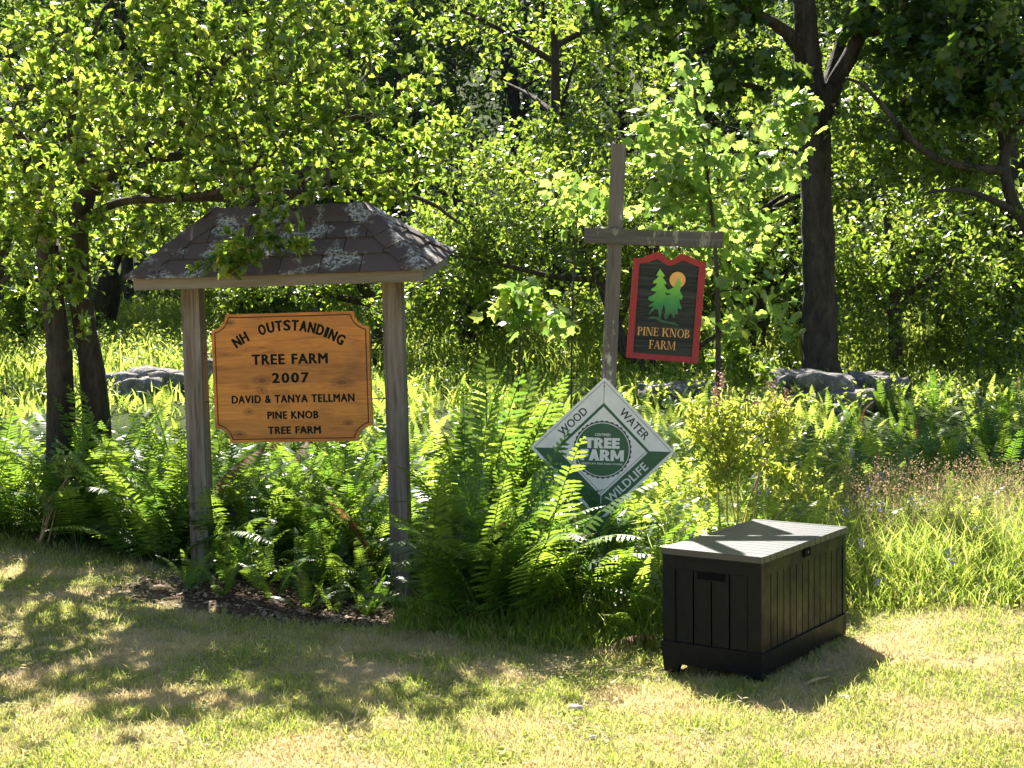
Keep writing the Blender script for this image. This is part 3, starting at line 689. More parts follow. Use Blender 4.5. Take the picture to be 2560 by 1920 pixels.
# ------------------------------------------------------------------ diamond sign
YD = 9.64; SD = 257 * YD / F
M_SIGNW = plain('sign_white', (0.70, 0.71, 0.68), 0.35, 0.5, 0.10, 9)
M_SIGNG = plain('sign_green', (0.008, 0.085, 0.035), 0.4, 0.5, 0.12, 8)
M_SIGNLINE = plain('sign_dark_line', (0.02, 0.045, 0.035), 0.5, 0.4)
ds = empty('diamond_sign', at(1506, 1124, YD), (rad(-2), rad(47.1), rad(-6)), label='white and green metal diamond sign on the post, partly covered by fern fronds', cat='sign')
def dpart(nm, pts, y, mt, th=.0004, **k):
    bm = bmesh.new(); prism(bm, [(a * SD, b * SD) for a, b in pts], -.0015 - y, -.0015 - y + th); return bm_obj(nm, bm, mt, ds, **k)
rc = []
for cx, cz, a0 in ((.485, .485, 0), (-.485, .485, 90), (-.485, -.485, 180), (.485, -.485, 270)):
    rc += [(cx + .015 * math.cos(rad(a0 + t)), cz + .015 * math.sin(rad(a0 + t))) for t in (0, 30, 60, 90)]
bm = bmesh.new(); prism(bm, [(a * SD, b * SD) for a, b in rc], -.0015, .0015); bm_obj('plate', bm, M_SIGNW, ds)
o1, i1, lw = .472, .323, .0045
dpart('green_band', [(o1, o1), (o1, -o1), (i1, -i1), (i1, i1)], .0004, M_SIGNG); dpart('green_band', [(o1, -o1 - .0), (-o1, -o1), (-i1, -i1), (i1, -i1)], .0004, M_SIGNG)
def bar(x0, y0, x1, y1, wd_, y, mt):
    d = unit(np.array([x1 - x0, y1 - y0])); pn = np.array([-d[1], d[0]]) * wd_ / 2
    dpart('border_line', [(x0 + pn[0], y0 + pn[1]), (x0 - pn[0], y0 - pn[1]), (x1 - pn[0], y1 - pn[1]), (x1 + pn[0], y1 + pn[1])], y, mt)
bar(-o1, o1, o1, o1, lw, .0008, M_SIGNLINE); bar(-o1, -o1, -o1, o1, lw, .0009, M_SIGNLINE)
bar(-o1, o1, -i1, i1, lw, .0010, M_SIGNLINE); bar(-i1, i1 - .012, i1 + .012, i1 - .012, .026, .0011, M_SIGNG); bar(-i1 + .012, -i1, -i1 + .012, i1, .026, .0012, M_SIGNG)
bar(i1 - .02, -i1, i1 - .02, i1 - .03, lw, .0008, M_SIGNLINE); bar(-i1, -i1 + .02, i1 - .02, -i1 + .02, lw, .0009, M_SIGNLINE)
bar(i1, -i1, o1, -o1, lw * 1.6, .0010, M_SIGNW)
sc_pts = [((.281 + .006 * math.cos(a * 34)) * math.cos(a), (.281 + .006 * math.cos(a * 34)) * math.sin(a)) for a in np.linspace(0, 2 * math.pi, 204, endpoint=False)]
cir = lambda r: [(r * math.cos(a), r * math.sin(a)) for a in np.linspace(0, 2 * math.pi, 60, endpoint=False)]
dpart('seal_rim', sc_pts, .0006, M_SIGNLINE); dpart('seal_ring', cir(.266), .0010, M_SIGNW); dpart('seal', cir(.258), .0014, M_SIGNG)
def dtext(s, zx, zy, w_, h_, bold, mt, rot, y=.0018, space=1.0, loc=None):
    z = SD / 1181.0
    bm = text_bm(s, w_ * z, h_ * z, bold, .0003, space)
    if loc: x, zc = loc[0] * SD, loc[1] * SD
    else:
        dx, dz = (zx - 565) * z, -(zy - 914) * z; c, s_ = math.cos(rad(47.1)), math.sin(rad(47.1))
        x, zc = dx * c - dz * s_, dx * s_ + dz * c
    xf(bm, x, -.0015 - y, zc, rad(rot)); bm_obj('lettering', bm, mt, ds, kind='stuff')
HEAVY = {'T': (rect(.0, .72, .74, 1) + rect(.2, .52, 0, .78), .75), 'E': (rect(0, .3, 0, 1) + rect(.25, .62, 0, .25) + rect(.25, .6, .39, .61) + rect(.25, .62, .75, 1), .66), 'F': (rect(0, .3, 0, 1) + rect(.25, .6, .36, .6) + rect(.25, .62, .75, 1), .65),
         'R': (rect(0, .3, 0, 1) + arcq(.3, .68, .42, .32, -90, 90, .28, .21) + rect(.25, .32, .36, .57) + rect(.25, .32, .8, 1) + [[(.3, .42), (.55, .42), (.80, 0), (.46, 0)]], .82),
         'A': ([[(0, 0), (.3, 0), (.53, 1), (.27, 1)], [(.52, 0), (.82, 0), (.55, 1), (.29, 1)]] + rect(.2, .62, .17, .36), .85), 'M': (rect(0, .27, 0, .99) + rect(.75, 1.02, 0, .99) + [[(0, 1), (.3, 1), (.6, .2), (.42, .2)], [(.72, 1), (1.02, 1), (.6, .19), (.42, .19)]], 1.05)}
def heavy(s, zx, zy, w_, h_, rot):
    z = SD / 1181.0; tot = sum(HEAVY[c][1] for c in s); kx = w_ * z / tot; bm = bmesh.new(); x = -w_ * z / 2; q = 0
    for ch in s:
        for poly in HEAVY[ch][0]:
            q += 1; prism(bm, [(x + a * kx, (b - .5) * h_ * z) for a, b in poly], -.0003 - .00008 * (q % 7), .0004)
        x += HEAVY[ch][1] * kx
    dx, dz = (zx - 565) * z, -(zy - 914) * z; c, s_ = math.cos(rad(47.1)), math.sin(rad(47.1))
    xf(bm, dx * c - dz * s_, -.0035, dx * s_ + dz * c, rad(rot)); bm_obj('lettering', bm, M_SIGNW, ds, kind='stuff')
dtext('CERTIFIED', 570, 742, 180, 30, .03, M_SIGNW, 45.5); heavy('TREE', 567, 838, 405, 122, 45.5); heavy('FARM', 563, 978, 505, 128, 45.0)
dtext('AMERICAN TREE FARM SYSTEM', 556, 1078, 470, 20, .02, M_SIGNW, 45.0)
dtext('WATER', 0, 0, 430, 92, .03, M_SIGNLINE, 0, .0010, 1.05, (.03, .398)); dtext('WOOD', 0, 0, 400, 92, .03, M_SIGNLINE, 90, .0010, 1.05, (-.398, -.02)); dtext('WILDLIFE', 0, 0, 600, 96, .03, M_SIGNW, 90, .0010, 1.05, (.398, -.05))
for a, b in ((-.44, .44), (.44, -.44)):
    bm = bmesh.new(); prism(bm, [(a * SD + .006 * math.cos(t), b * SD + .006 * math.sin(t)) for t in np.linspace(0, 6.28, 8, endpoint=False)], -.006, .0); bm_obj('screw', bm, M_STEEL, ds)

# ------------------------------------------------------------------ black deck box
BX, BY, BYAW, BWD, BLN = 1.328, 7.439, 0.964, 0.613, 1.222
e2 = np.array([math.cos(BYAW), math.sin(BYAW)]); n2 = np.array([-math.sin(BYAW), math.cos(BYAW)])
bc = np.array([BX, BY]) + e2 * BLN / 2 + n2 * BWD / 2
M_BOX, n, p = new_mat('charcoal_resin'); v = coords(n, (1, 1, 1))
n.links.new(ramp(n, noise(n, v, 25, 4), [(0.3, (0.004, 0.005, 0.006)), (0.7, (0.008, 0.0095, 0.011))]), p.inputs['Base Color'])
p.inputs['Roughness'].default_value = 0.42; p.inputs['Specular IOR Level'].default_value = 0.17
n.links.new(ramp(n, noise(n, coords(n), 3.5, 5, 0.7), [(0.35, (0.30, 0.30, 0.30)), (0.7, (0.62, 0.62, 0.62))]), p.inputs['Roughness'])
bump(n, p, noise(n, coords(n, (60, 60, 3)), 5, 3), 0.12, 0.002)
M_LID, n, p = new_mat('charcoal_lid'); v = coords(n, (12, 1, 12))
n.links.new(ramp(n, noise(n, v, 9, 4), [(0.3, (0.010, 0.010, 0.012)), (0.7, (0.026, 0.026, 0.03))]), p.inputs['Base Color'])
p.inputs['Roughness'].default_value = 0.47; p.inputs['Specular IOR Level'].default_value = 1.0
bump(n, p, noise(n, coords(n, (40, 2, 40)), 5, 3), 0.1, 0.002)
M_NEARBLACK = plain('latch_and_grip_shade', (0.004, 0.004, 0.004), 0.9, 0.1)  # black of the latch, and painted shade for the grip hollow
dbx = empty('deck_box', (bc[0], bc[1], G(bc[0], bc[1]) - 0.005), (0, 0, BYAW), label='charcoal resin storage box with slatted sides standing on the lawn', cat='storage box')
hl, hd = BLN / 2, BWD / 2
z0_ = G(bc[0], bc[1]) - .005; zb, zt, zl = 0.125 - z0_, 0.60 - z0_, 0.651 - z0_                                  # top of base, underside of lid, top of lid
bm = bmesh.new(); box(bm, -hl + .03, hl - .03, -hd + .03, hd - .03, .07, zt - .002); bm_obj('inner_shell', bm, M_BOX, dbx)
def skirt():
    """base with feet at the corners and a low arch between them"""
    base = empty('base', (0, 0, 0)); base.parent = dbx
    for sx_ in (-1, 1):
        prof = [(-hd + .012, 0), (-hd - .004, zb), (hd + .004, zb), (hd - .012, 0), (hd - .09, 0), (hd - .11, .055), (-hd + .11, .055), (-hd + .09, 0)]
        bm = bmesh.new(); a = [bm.verts.new((sx_ * (hl + .004 - .016 * (1 - z / zb)), y, z)) for y, z in prof]; b = [bm.verts.new((sx_ * (hl - .045), y, z)) for y, z in prof]
        k = len(prof); bm.faces.new(a); bm.faces.new(b[::-1])
        for i in range(k): bm.faces.new((a[i], b[i], b[(i + 1) % k], a[(i + 1) % k]))
        bm_obj('end_skirt', bm, M_BOX, base, .004)
    for sy_ in (-1, 1):
        h_ = hl - .047
        prof = [(-h_, 0), (-h_, zb - .001), (h_, zb - .001), (h_, 0), (h_ - .06, 0), (h_ - .09, .055), (-h_ + .09, .055), (-h_ + .06, 0)]
        bm = bmesh.new(); a = [bm.verts.new((x, sy_ * (hd + .003 - .016 * (1 - z / zb)), z)) for x, z in prof]; b = [bm.verts.new((x, sy_ * (hd - .03), z)) for x, z in prof]
        k = len(prof); bm.faces.new(a); bm.faces.new(b[::-1])
        for i in range(k): bm.faces.new((a[i], b[i], b[(i + 1) % k], a[(i + 1) % k]))
        bm_obj('side_skirt', bm, M_BOX, base, .004)
skirt()
for sx_ in (-1, 1):
    for sy_ in (-1, 1):
        box_obj('corner_post', tuple(sorted((sx_ * (hl - .006), sx_ * (hl - .05)))) + tuple(sorted((sy_ * (hd - .006), sy_ * (hd - .085)))) + (zb, zt - .002), M_BOX, dbx, .004)
for sx_ in (-1, 1):                                              # the two ends: rail, four slats, a hand grip
    x0, x1 = sorted((sx_ * (hl - .008), sx_ * (hl - .04)))
    box_obj('end_rail', (x0, x1, -hd + .086, hd - .086, zt - .062, zt - .002), M_BOX, dbx, .003)
    ww = (2 * hd - .172) / 4
    for i in range(4):
        y0 = -hd + .086 + i * ww
        box_obj('slat', (x0 + .003, x1, y0 + .0045, y0 + ww - .0045, zb, zt - .064), M_BOX, dbx, .003)
    gx = sorted((sx_ * (hl - .0095), sx_ * (hl - .03)))
    gr = box_obj('hand_grip', (gx[0], gx[1], -.085, .085, zt - .105, zt - .066), M_NEARBLACK, dbx, .002)  # solid block, its near-black colour stands for shade inside a hollow
    gx2 = sorted((sx_ * (hl - .006), sx_ * (hl - .03)))
    box_obj('grip_lip', (gx2[0], gx2[1], -.09, .09, zt - .112, zt - .106), M_BOX, gr, .001)
for sy_ in (-1, 1):                                              # the two long sides: rail and thirteen slats
    y0, y1 = sorted((sy_ * (hd - .008), sy_ * (hd - .04)))
    box_obj('side_rail', (-hl + .051, hl - .051, y0, y1, zt - .062, zt - .002), M_BOX, dbx, .003)
    ww = (2 * hl - .102) / 13
    for i in range(13):
        x0 = -hl + .051 + i * ww
        box_obj('slat', (x0 + .005, x0 + ww - .005, y0 + (.003 if sy_ < 0 else 0), y1 - (.003 if sy_ > 0 else 0), zb, zt - .064), M_BOX, dbx, .003)
lt = box_obj('latch', (-.045, .045, -hd - .004, -hd + .02, zt - .035, zt + .012), M_NEARBLACK, dbx, .003)
box_obj('latch_tongue', (-.008, .008, -hd - .008, -hd - .003, zt - .02, zt - .004), M_STEEL, lt, .001)
lid = empty('lid', (0, 0, 0)); lid.parent = dbx
bm = bmesh.new(); box(bm, -hl + .002, hl - .002, -hd + .006, hd - .006, zt, zl - .010); bm_obj('lid_core', bm, M_BOX, lid, .003)
box_obj('rim', (-hl, -hl + .03, -hd + .001, hd - .001, zl - .035, zl), M_LID, lid, .006); box_obj('rim', (hl - .03, hl, -hd + .001, hd - .001, zl - .035, zl), M_LID, lid, .006)
box_obj('rim', (-hl + .031, hl - .031, hd - .045, hd, zl - .035, zl - .001), M_LID, lid, .006)
ww = (2 * hl - .062) / 15
for i in range(15):
    x0 = -hl + .031 + i * ww
    box_obj('slat', (x0 + .0025, x0 + ww - .0025, -hd, hd - .046, zl - .036, zl - .0015), M_LID, lid, .004)

# ------------------------------------------------------------------ boulders of the old stone wall
def boulder(rng, size, loc, rz, label):
    bm = bmesh.new(); bmesh.ops.create_icosphere(bm, subdivisions=4, radius=1)
    ph = rng.rand(6) * 6
    for v in bm.verts:
        c = v.co
        k = 1 + .16 * math.sin(2.3 * c.x + ph[0] + c.y) + .12 * math.sin(3.7 * c.y + ph[1] - c.z * 2) + .08 * math.sin(6 * c.z + ph[2] + 3 * c.x) + .06 * math.sin(9 * c.x + ph[3] + 5 * c.y) + .05 * abs(math.sin(13 * c.z + ph[4] + 7 * c.y)) + .04 * abs(math.sin(17 * c.x - 11 * c.z + ph[5])) + .015 * rng.randn()
        d = Vector((max(-.78, min(.78, c.x)), max(-.8, min(.8, c.y)), max(-.7, min(.62, c.z)))) * k
        v.co = (d.x * size[0], d.y * size[1], d.z * size[2])
    bmesh.ops.rotate(bm, verts=bm.verts, cent=(0, 0, 0), matrix=Matrix.Rotation(rz, 3, 'Z'))
    o = bm_obj('boulder', bm, M_STONE, None, 0, True, label=label, cat='boulder', group='stones of the old field wall')
    o.location = loc; return o
rng = np.random.RandomState(21)
def stone_px(px, py, Y, sx_, sz_, label, sy_=None):
    k = .95; Y = Y + 1.9; p_ = at(px, py, Y); z = min(p_.z, G(p_.x, Y) + sz_ * k * .55)
    boulder(rng, (sx_ * k, (sy_ or sx_ * .7) * k, sz_ * k), (p_.x, p_.y, z), rng.uniform(-.5, .5), label)
for a in ((300, 905, 16.2, .38, .24, 'pale grey boulder at the outer end of the stone pile beside the twin trunk'),
          (345, 890, 16.6, .26, .22, 'small rounded dark stone on top of the stone pile left of the roofed sign'),
          (405, 905, 16.4, .42, .27, 'broad pale boulder in the stone pile just left of the grey post'),
          (350, 945, 15.7, .40, .22, 'low pinkish boulder at the front foot of the stone pile'),
          (440, 940, 15.9, .40, .25, 'grey boulder half hidden behind the left grey post'),
          (520, 870, 16.8, .30, .30, 'mossy dark stone seen between the left post and the wooden board'),
          (1400, 955, 15.0, .16, .13, 'small grey stone among pale ferns left of the crossbeam post'),
          (1655, 985, 14.6, .32, .20, 'dark boulder under the hanging sign beside the forked trunk'),
          (1740, 985, 15.2, .45, .20, 'long low dark boulder right of the forked trunk'),
          (1975, 970, 14.9, .40, .30, 'big bluish grey boulder at the left foot of the large tree'),
          (2060, 985, 14.6, .52, .34, 'largest blue-grey boulder in front of the large tree trunk'),
          (2110, 1020, 14.2, .36, .30, 'angular dark boulder below the large tree on its right'),
          (2190, 965, 15.4, .34, .24, 'dark boulder amid ferns right of the large tree'),
          (2225, 970, 15.0, .26, .20, 'rough dark stone at the right end of the boulder row')):
    stone_px(a[0], a[1], a[2], a[3], a[4], a[5])

# ------------------------------------------------------------------ trees
def leaf_mesh(name, tpl, L, mat):
    V, T, R = leaves(tpl, *L); return mesh_np(name, V, T, mat, {'rnd': R})

def px_line(pts, n, root=False):
    """smooth line through seen points; a rooted one starts below the ground"""
    q = [V3(at(*a)) for a in pts]
    if root: q[0][2] = min(q[0][2], G(q[0][0], q[0][1]) - .15)
    return smooth_line(q, n)

# -- the twin-stemmed apple tree whose crown hangs over the roof
rng = np.random.RandomState(3)
yb = 12.5; base = at(170, 1090, yb); ab = empty('apple_tree', (0, 0, 0), label='twin-stemmed tree with bright lime leaves overhanging the shingled roof', cat='tree')
L1 = px_line([(150, 1120, yb), (152, 1000, yb), (145, 850, yb), (128, 700, yb), (118, 560, yb), (108, 420, yb), (100, 340, yb)], 26, True)
L2 = px_line([(245, 1120, yb + .15), (236, 980, yb + .15), (212, 820, yb + .15), (196, 680, yb + .1), (196, 560, yb), (230, 470, yb - .1), (330, 400, yb - .3), (430, 330, yb - .4)], 30, True)
sub = [px_line([(196, 560, yb), (300, 505, yb - .3), (450, 495, yb - .6), (600, 470, yb - .8), (760, 480, yb - 1.0)], 18),
       px_line([(430, 330, yb - .4), (520, 230, yb - .5), (560, 120, yb - .4), (580, -60, yb - .2)], 14),
       px_line([(230, 470, yb - .1), (180, 330, yb - .3), (200, 180, yb - .5), (260, 20, yb - .5)], 14),
       px_line([(330, 400, yb - .3), (520, 380, yb - .1), (720, 330, yb + .2), (900, 290, yb + .4), (1010, 270, yb + .5)], 20),
       px_line([(108, 420, yb), (40, 330, yb - .6), (-60, 260, yb - .9)], 8),
       px_line([(450, 495, yb - .6), (700, 490, yb - .2), (900, 470, yb), (1060, 500, yb), (1150, 560, yb)], 20)]
V, T = join([tube(L1, np.interp(np.linspace(0, 1, 26), [0, .15, .5, .85, 1], [.19, .155, .125, .10, .085]), 14, .06, rng)]); split = int(.58 * 26)
lowV, lowT = tube(L1[:split + 1], np.interp(np.linspace(0, .58, split + 1), [0, .15, .5, .58], [.15, .118, .10, .097]), 16, .07, rng)
obj('trunk', mesh_np('trunk', lowV, lowT, M_BARKA, None, True), ab, label='dark shaggy lower stem')
hiV, hiT = tube(L1[split:], np.interp(np.linspace(.58, 1, 26 - split), [.58, .85, 1], [.088, .075, .03]), 16, .09, rng)
obj('dead_stem', mesh_np('dead_stem', hiV, hiT, M_SNAG, None, True), ab, label='pale barkless upper stem')
V, T = tube(L2, np.interp(np.linspace(0, 1, 30), [0, .2, .6, 1], [.145, .108, .09, .05]), 16, .05, rng)
obj('trunk', mesh_np('trunk', V, T, M_BARKA, None, True), ab)
V, T = limb_parts(rng, sub, [(.045, .016), (.045, .012), (.055, .012), (.05, .012), (.05, .02), (.04, .012)], 8, .08)
obj('limbs', mesh_np('limbs', V, T, M_TWIG, None, True), ab, kind='stuff')
bl = [bl_px(230, 230, 11.4, 330, 260, 1.2, 2.2), bl_px(620, 160, 11.7, 340, 230, 1.4, 2.4), bl_px(930, 250, 12.2, 200, 240, 1.1, 1.3), bl_px(600, 400, 11.7, 340, 110, 1.0, 1.2),
      bl_px(1010, 430, 12.3, 130, 130, .7, .5), bl_px(60, 470, 11.9, 170, 130, .9, .7), bl_px(-150, 250, 11.5, 220, 300, 1.2, .8), bl_px(350, 540, 12.2, 230, 110, .8, .6),
      bl_px(100, 690, 12.0, 110, 150, .3, .42), bl_px(560, 620, 10.1, 130, 75, .16, .22), bl_px(735, 545, 10.15, 120, 105, .2, .34), bl_px(640, 460, 10.6, 260, 60, .4, .25),
      bl_px(400, 30, 11.9, 420, 160, 1.5, 1.0), bl_px(820, 20, 12.0, 220, 150, 1.3, .7), bl_px(900, 560, 12.3, 180, 80, .4, .2), bl_px(520, -170, 12.2, 330, 110, 1.0, .8), bl_px(850, -150, 12.3, 280, 110, .9, .9), bl_px(250, 300, 14.2, 330, 180, 1.1, 1.3), bl_px(650, 280, 14.4, 330, 180, 1.1, 1.4), bl_px(200, 820, 12.1, 60, 60, .2, .06)]
tg = blobs(rng, bl, 2500)
P, par, r, tips, n0 = grow(rng, [L1, L2] + sub, tg, .22, .0036, 2.3)
V, T = twig_mesh(P, par, r, n0, .035); obj('twigs', mesh_np('twigs', V, T, M_TWIG), ab, kind='stuff')
Lf = spray(rng, P, par, tips, 13, .088, .45, .9, .7, 0, .008)
front = np.argsort(Lf[0][:, 1])[:300]; rest = np.setdiff1d(np.arange(len(Lf[0])), front)
obj('crown', leaf_mesh('crown', OVAL, [a[rest] for a in Lf], M_APPLE), ab, kind='stuff')
TLEAF = {}
def leaf_objs(tpl, L, idx, mat, parent, key, nm='leaf'):
    """single leaves as objects that share a few meshes"""
    if key not in TLEAF:
        TLEAF[key] = [mesh_np(nm, tpl[0], tpl[1], mat, {'rnd': np.full(len(tpl[0]), q)}) for q in (.05, .3, .5, .7, .95)]
    Pp, D, Nn, S, R = [a[idx] for a in L]
    D = unit(D); side = unit(np.cross(D, Nn)); Nn = np.cross(side, D)
    for i in range(len(Pp)):
        o = bpy.data.objects.new(nm, TLEAF[key][min(4, int(R[i] * 5))]); COL.objects.link(o); o.parent = parent
        m_ = np.eye(4); m_[:3, 0], m_[:3, 1], m_[:3, 2], m_[:3, 3] = side[i] * S[i], D[i] * S[i], Nn[i] * S[i], Pp[i]
        o.matrix_local = Matrix(m_.tolist())
leaf_objs(OVAL, Lf, front, M_APPLE, ab, 'apple')

# -- maple saplings
def sapling(rng, name, stem_px, bls, ntip, per, size, label, single=280, r0=.03):
    t = empty(name, (0, 0, 0), label=label, cat='sapling')
    L = px_line(stem_px, 24, True); V, T = tube(L, np.linspace(r0, .005, 24), 8, .03, rng); obj('trunk', mesh_np('trunk', V, T, M_TWIG, None, True), t)
    P, par, r, tips, n0 = grow(rng, [L], blobs(rng, bls, ntip), .2, .0022, 2.3)
    V, T = twig_mesh(P, par, r, n0, .015); obj('twigs', mesh_np('twigs', V, T, M_TWIG), t, kind='stuff')
    Lf = list(spray(rng, P, par, tips, per, size, .05, .95, 1.0, .35, .06))
    Lf[2] = unit(rng.randn(len(Lf[2]), 3) * .55 + np.array([0.0, .22, .8]))
    fr = np.argsort(Lf[0][:, 1])[:single]; rest = np.setdiff1d(np.arange(len(Lf[0])), fr)
    if len(rest): obj('crown', leaf_mesh('crown', MAPLE, [a[rest] for a in Lf], M_MAPLE), t, kind='stuff')
    leaf_objs(MAPLE, Lf, fr, M_MAPLE, t, 'maple'); return t
rng = np.random.RandomState(11)
sapling(rng, 'maple_sapling', [(1800, 1010, 13), (1795, 850, 13), (1790, 650, 13), (1770, 450, 13), (1740, 250, 13), (1715, 120, 13)],
        [bl_px(1730, 170, 13, 60, 90, .3, .5), bl_px(1690, 320, 13, 120, 90, .45, 1), bl_px(1800, 430, 13.1, 220, 110, .6, 1.8), bl_px(1930, 330, 13, 80, 110, .3, .7), bl_px(1680, 470, 12.9, 110, 90, .5, .8),
         bl_px(1830, 600, 13.2, 160, 110, .6, 1.1), bl_px(1850, 760, 13.2, 140, 120, .5, .8), bl_px(1990, 270, 12.9, 45, 60, .2, .4), bl_px(1680, 640, 13.2, 110, 120, .5, .5)],
        330, 4, .125, 'young maple with large pale lobed leaves between the crossbeam and the large tree')
sapling(rng, 'maple_sapling', [(1285, 1000, 12.4), (1300, 860, 12.4), (1320, 770, 12.4), (1330, 715, 12.4)],
        [bl_px(1310, 765, 12.4, 90, 55, .4, 1), bl_px(1380, 800, 12.4, 40, 40, .25, .3)], 26, 6, .13, 'small maple seedling with pale leaves just left of the crossbeam post', 150, .010)
sapling(rng, 'maple_sapling', [(1425, 1010, 13.4), (1430, 800, 13.4), (1440, 600, 13.4), (1445, 450, 13.4)],
        [bl_px(1420, 500, 13.4, 90, 60, .4, 1), bl_px(1500, 540, 13.3, 80, 60, .35, .6)], 26, 5, .12, 'slender maple showing big leaves behind the left arm of the crossbeam', 200, .010)

# -- the large dark tree on the right
def big_tree(rng, name, label, limbs, rads, bls, ntip, per, size, tpl, bark, leafm, tip=.004, step=.35, sides=16, group=None):
    t = empty(name, (0, 0, 0), label=label, cat='tree', group=group)
    V, T = tube(limbs[0], np.interp(np.linspace(0, 1, len(limbs[0])), np.linspace(0, 1, len(rads[0])), rads[0]), sides, .045, rng)
    obj('trunk', mesh_np('trunk', V, T, bark, None, True), t)
    for L, rr in zip(limbs[1:], rads[1:]):
        V, T = tube(L, np.linspace(rr[0], rr[-1], len(L)), 10, .05, rng); obj('limb', mesh_np('limb', V, T, bark, None, True), t)
    P, par, r, tips, n0 = grow(rng, limbs, blobs(rng, bls, ntip), step, tip, 2.3)
    V, T = twig_mesh(P, par, r, n0, .06); obj('twigs', mesh_np('twigs', V, T, M_TWIG), t, kind='stuff')
    Lf = spray(rng, P, par, tips, per, size, .25, .9, 1.0, .2, .06)
    obj('crown', leaf_mesh('crown', tpl, Lf, leafm), t, kind='stuff'); return t
rng = np.random.RandomState(14); yt = 18.0
limbs = [px_line([(2052, 985, yt), (2050, 900, yt), (2046, 700, yt), (2042, 500, yt), (2035, 330, yt), (2020, 160, yt), (2010, 0, yt), (2000, -200, yt), (1990, -420, yt)], 40, True),
         px_line([(2050, 300, yt), (2085, 215, yt - .1), (2130, 130, yt - .3), (2170, 40, yt - .4), (2200, -60, yt - .5), (2240, -300, yt - .5)], 18),
         px_line([(2020, 150, yt), (1970, 85, yt - .2), (1900, 40, yt - .5), (1800, 5, yt - .8), (1680, -10, yt - 1.2)], 16),
         px_line([(2060, 250, yt), (2095, 130, yt + .3), (2130, 20, yt + .4), (2160, -120, yt + .5)], 12),
         px_line([(2155, 85, yt - .3), (2260, 65, yt - .6), (2360, 55, yt - 1)], 10),
         px_line([(2035, 300, yt), (1970, 250, yt - .2), (1880, 215, yt - .5), (1790, 205, yt - .8)], 10),
         px_line([(2000, -200, yt), (1800, -330, yt - .8), (1600, -380, yt - 1.6)], 10), px_line([(2200, -60, yt - .5), (2400, -180, yt - .9), (2600, -260, yt - 1.2)], 10)]
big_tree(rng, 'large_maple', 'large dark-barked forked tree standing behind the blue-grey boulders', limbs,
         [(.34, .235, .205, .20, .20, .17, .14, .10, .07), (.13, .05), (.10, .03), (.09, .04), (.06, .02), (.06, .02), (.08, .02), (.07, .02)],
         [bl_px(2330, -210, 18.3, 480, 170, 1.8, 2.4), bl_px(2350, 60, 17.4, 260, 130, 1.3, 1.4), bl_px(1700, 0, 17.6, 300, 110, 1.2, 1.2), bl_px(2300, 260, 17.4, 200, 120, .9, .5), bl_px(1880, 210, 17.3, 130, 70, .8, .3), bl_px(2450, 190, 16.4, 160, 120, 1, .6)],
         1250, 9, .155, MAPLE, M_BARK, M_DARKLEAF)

# -- tree at the right edge with spreading dark limbs
rng = np.random.RandomState(15); yr = 16.5
limbs = [px_line([(2660, 1010, yr), (2640, 800, yr), (2590, 610, yr), (2530, 500, yr), (2510, 400, yr), (2524, 340, yr), (2490, 265, yr), (2465, 200, yr), (2440, 100, yr)], 34, True),
         px_line([(2524, 343, yr), (2560, 298, yr - .1), (2620, 220, yr - .2), (2700, 120, yr - .4)], 10),
         px_line([(2512, 425, yr), (2440, 420, yr - .2), (2350, 400, yr - .4), (2280, 350, yr - .5), (2215, 275, yr - .5), (2160, 215, yr - .5), (2115, 195, yr - .5)], 24),
         px_line([(2560, 545, yr), (2480, 500, yr - .3), (2400, 475, yr - .5), (2320, 480, yr - .7)], 12),
         px_line([(2515, 400, yr), (2500, 330, yr + .2), (2490, 230, yr + .4), (2500, 120, yr + .5)], 10)]
big_tree(rng, 'spreading_tree', 'tree at the right edge with thin dark limbs reaching over glowing leaves', limbs,
         [(.15, .12, .085, .065, .055, .045, .035, .025), (.04, .018), (.06, .015), (.05, .015), (.04, .015)],
         [bl_px(2330, 300, 16.8, 230, 160, 1.1, 1.4), bl_px(2500, 150, 16.8, 200, 150, 1.1, 1), bl_px(2650, 350, 16.5, 200, 250, 1.3, 1.0), bl_px(2380, 440, 16.9, 190, 70, .8, .7), bl_px(2180, 330, 17.2, 110, 110, .6, .4)],
         620, 10, .10, OVAL, M_BARK, M_BGLEAF, .0035, .28, 10)

# -- smaller trees in the clearing
def apple(seed, name, label, base, limbs_px, rads, bls, ntip, per=9, size=.09, leafm=None, tpl=OVAL):
    return big_tree(np.random.RandomState(seed), name, label, [px_line(q, 16, i == 0 or q[0][1] > 800 and name == 'crooked_tree') for i, q in enumerate(limbs_px)], rads, bls, ntip, per, size, tpl, M_TWIG, leafm or M_BGLEAF, .003, .25, 10)
apple(31, 'forked_tree', 'low forked tree behind the post whose dark trunk shows under the hanging sign', None,
      [[(1605, 990, 19.2), (1610, 930, 19.2), (1570, 880, 19.2), (1540, 820, 19.2), (1500, 700, 19.2), (1420, 560, 19.2), (1380, 440, 19.2)],
       [(1610, 925, 19.2), (1660, 890, 19.1), (1740, 870, 19.0), (1800, 830, 19)], [(1540, 820, 19.2), (1600, 680, 19), (1680, 560, 19), (1700, 430, 19)], [(1500, 700, 19.2), (1380, 690, 19), (1250, 660, 18.9), (1150, 640, 18.9)]],
      [(.15, .12, .10, .08, .05, .03), (.08, .02), (.06, .02), (.05, .015)],
      [bl_px(1350, 480, 19.2, 240, 150, 1.3, 1.6), bl_px(1200, 640, 19.2, 200, 150, 1.2, 1.2), bl_px(1480, 650, 19.4, 200, 170, 1.2, 1.4), bl_px(1700, 520, 19.6, 220, 160, 1.2, 1.2), bl_px(1720, 760, 19.6, 170, 100, .9, .6), bl_px(1060, 780, 19.4, 160, 80, .9, .5)], 1500, 10, .095)
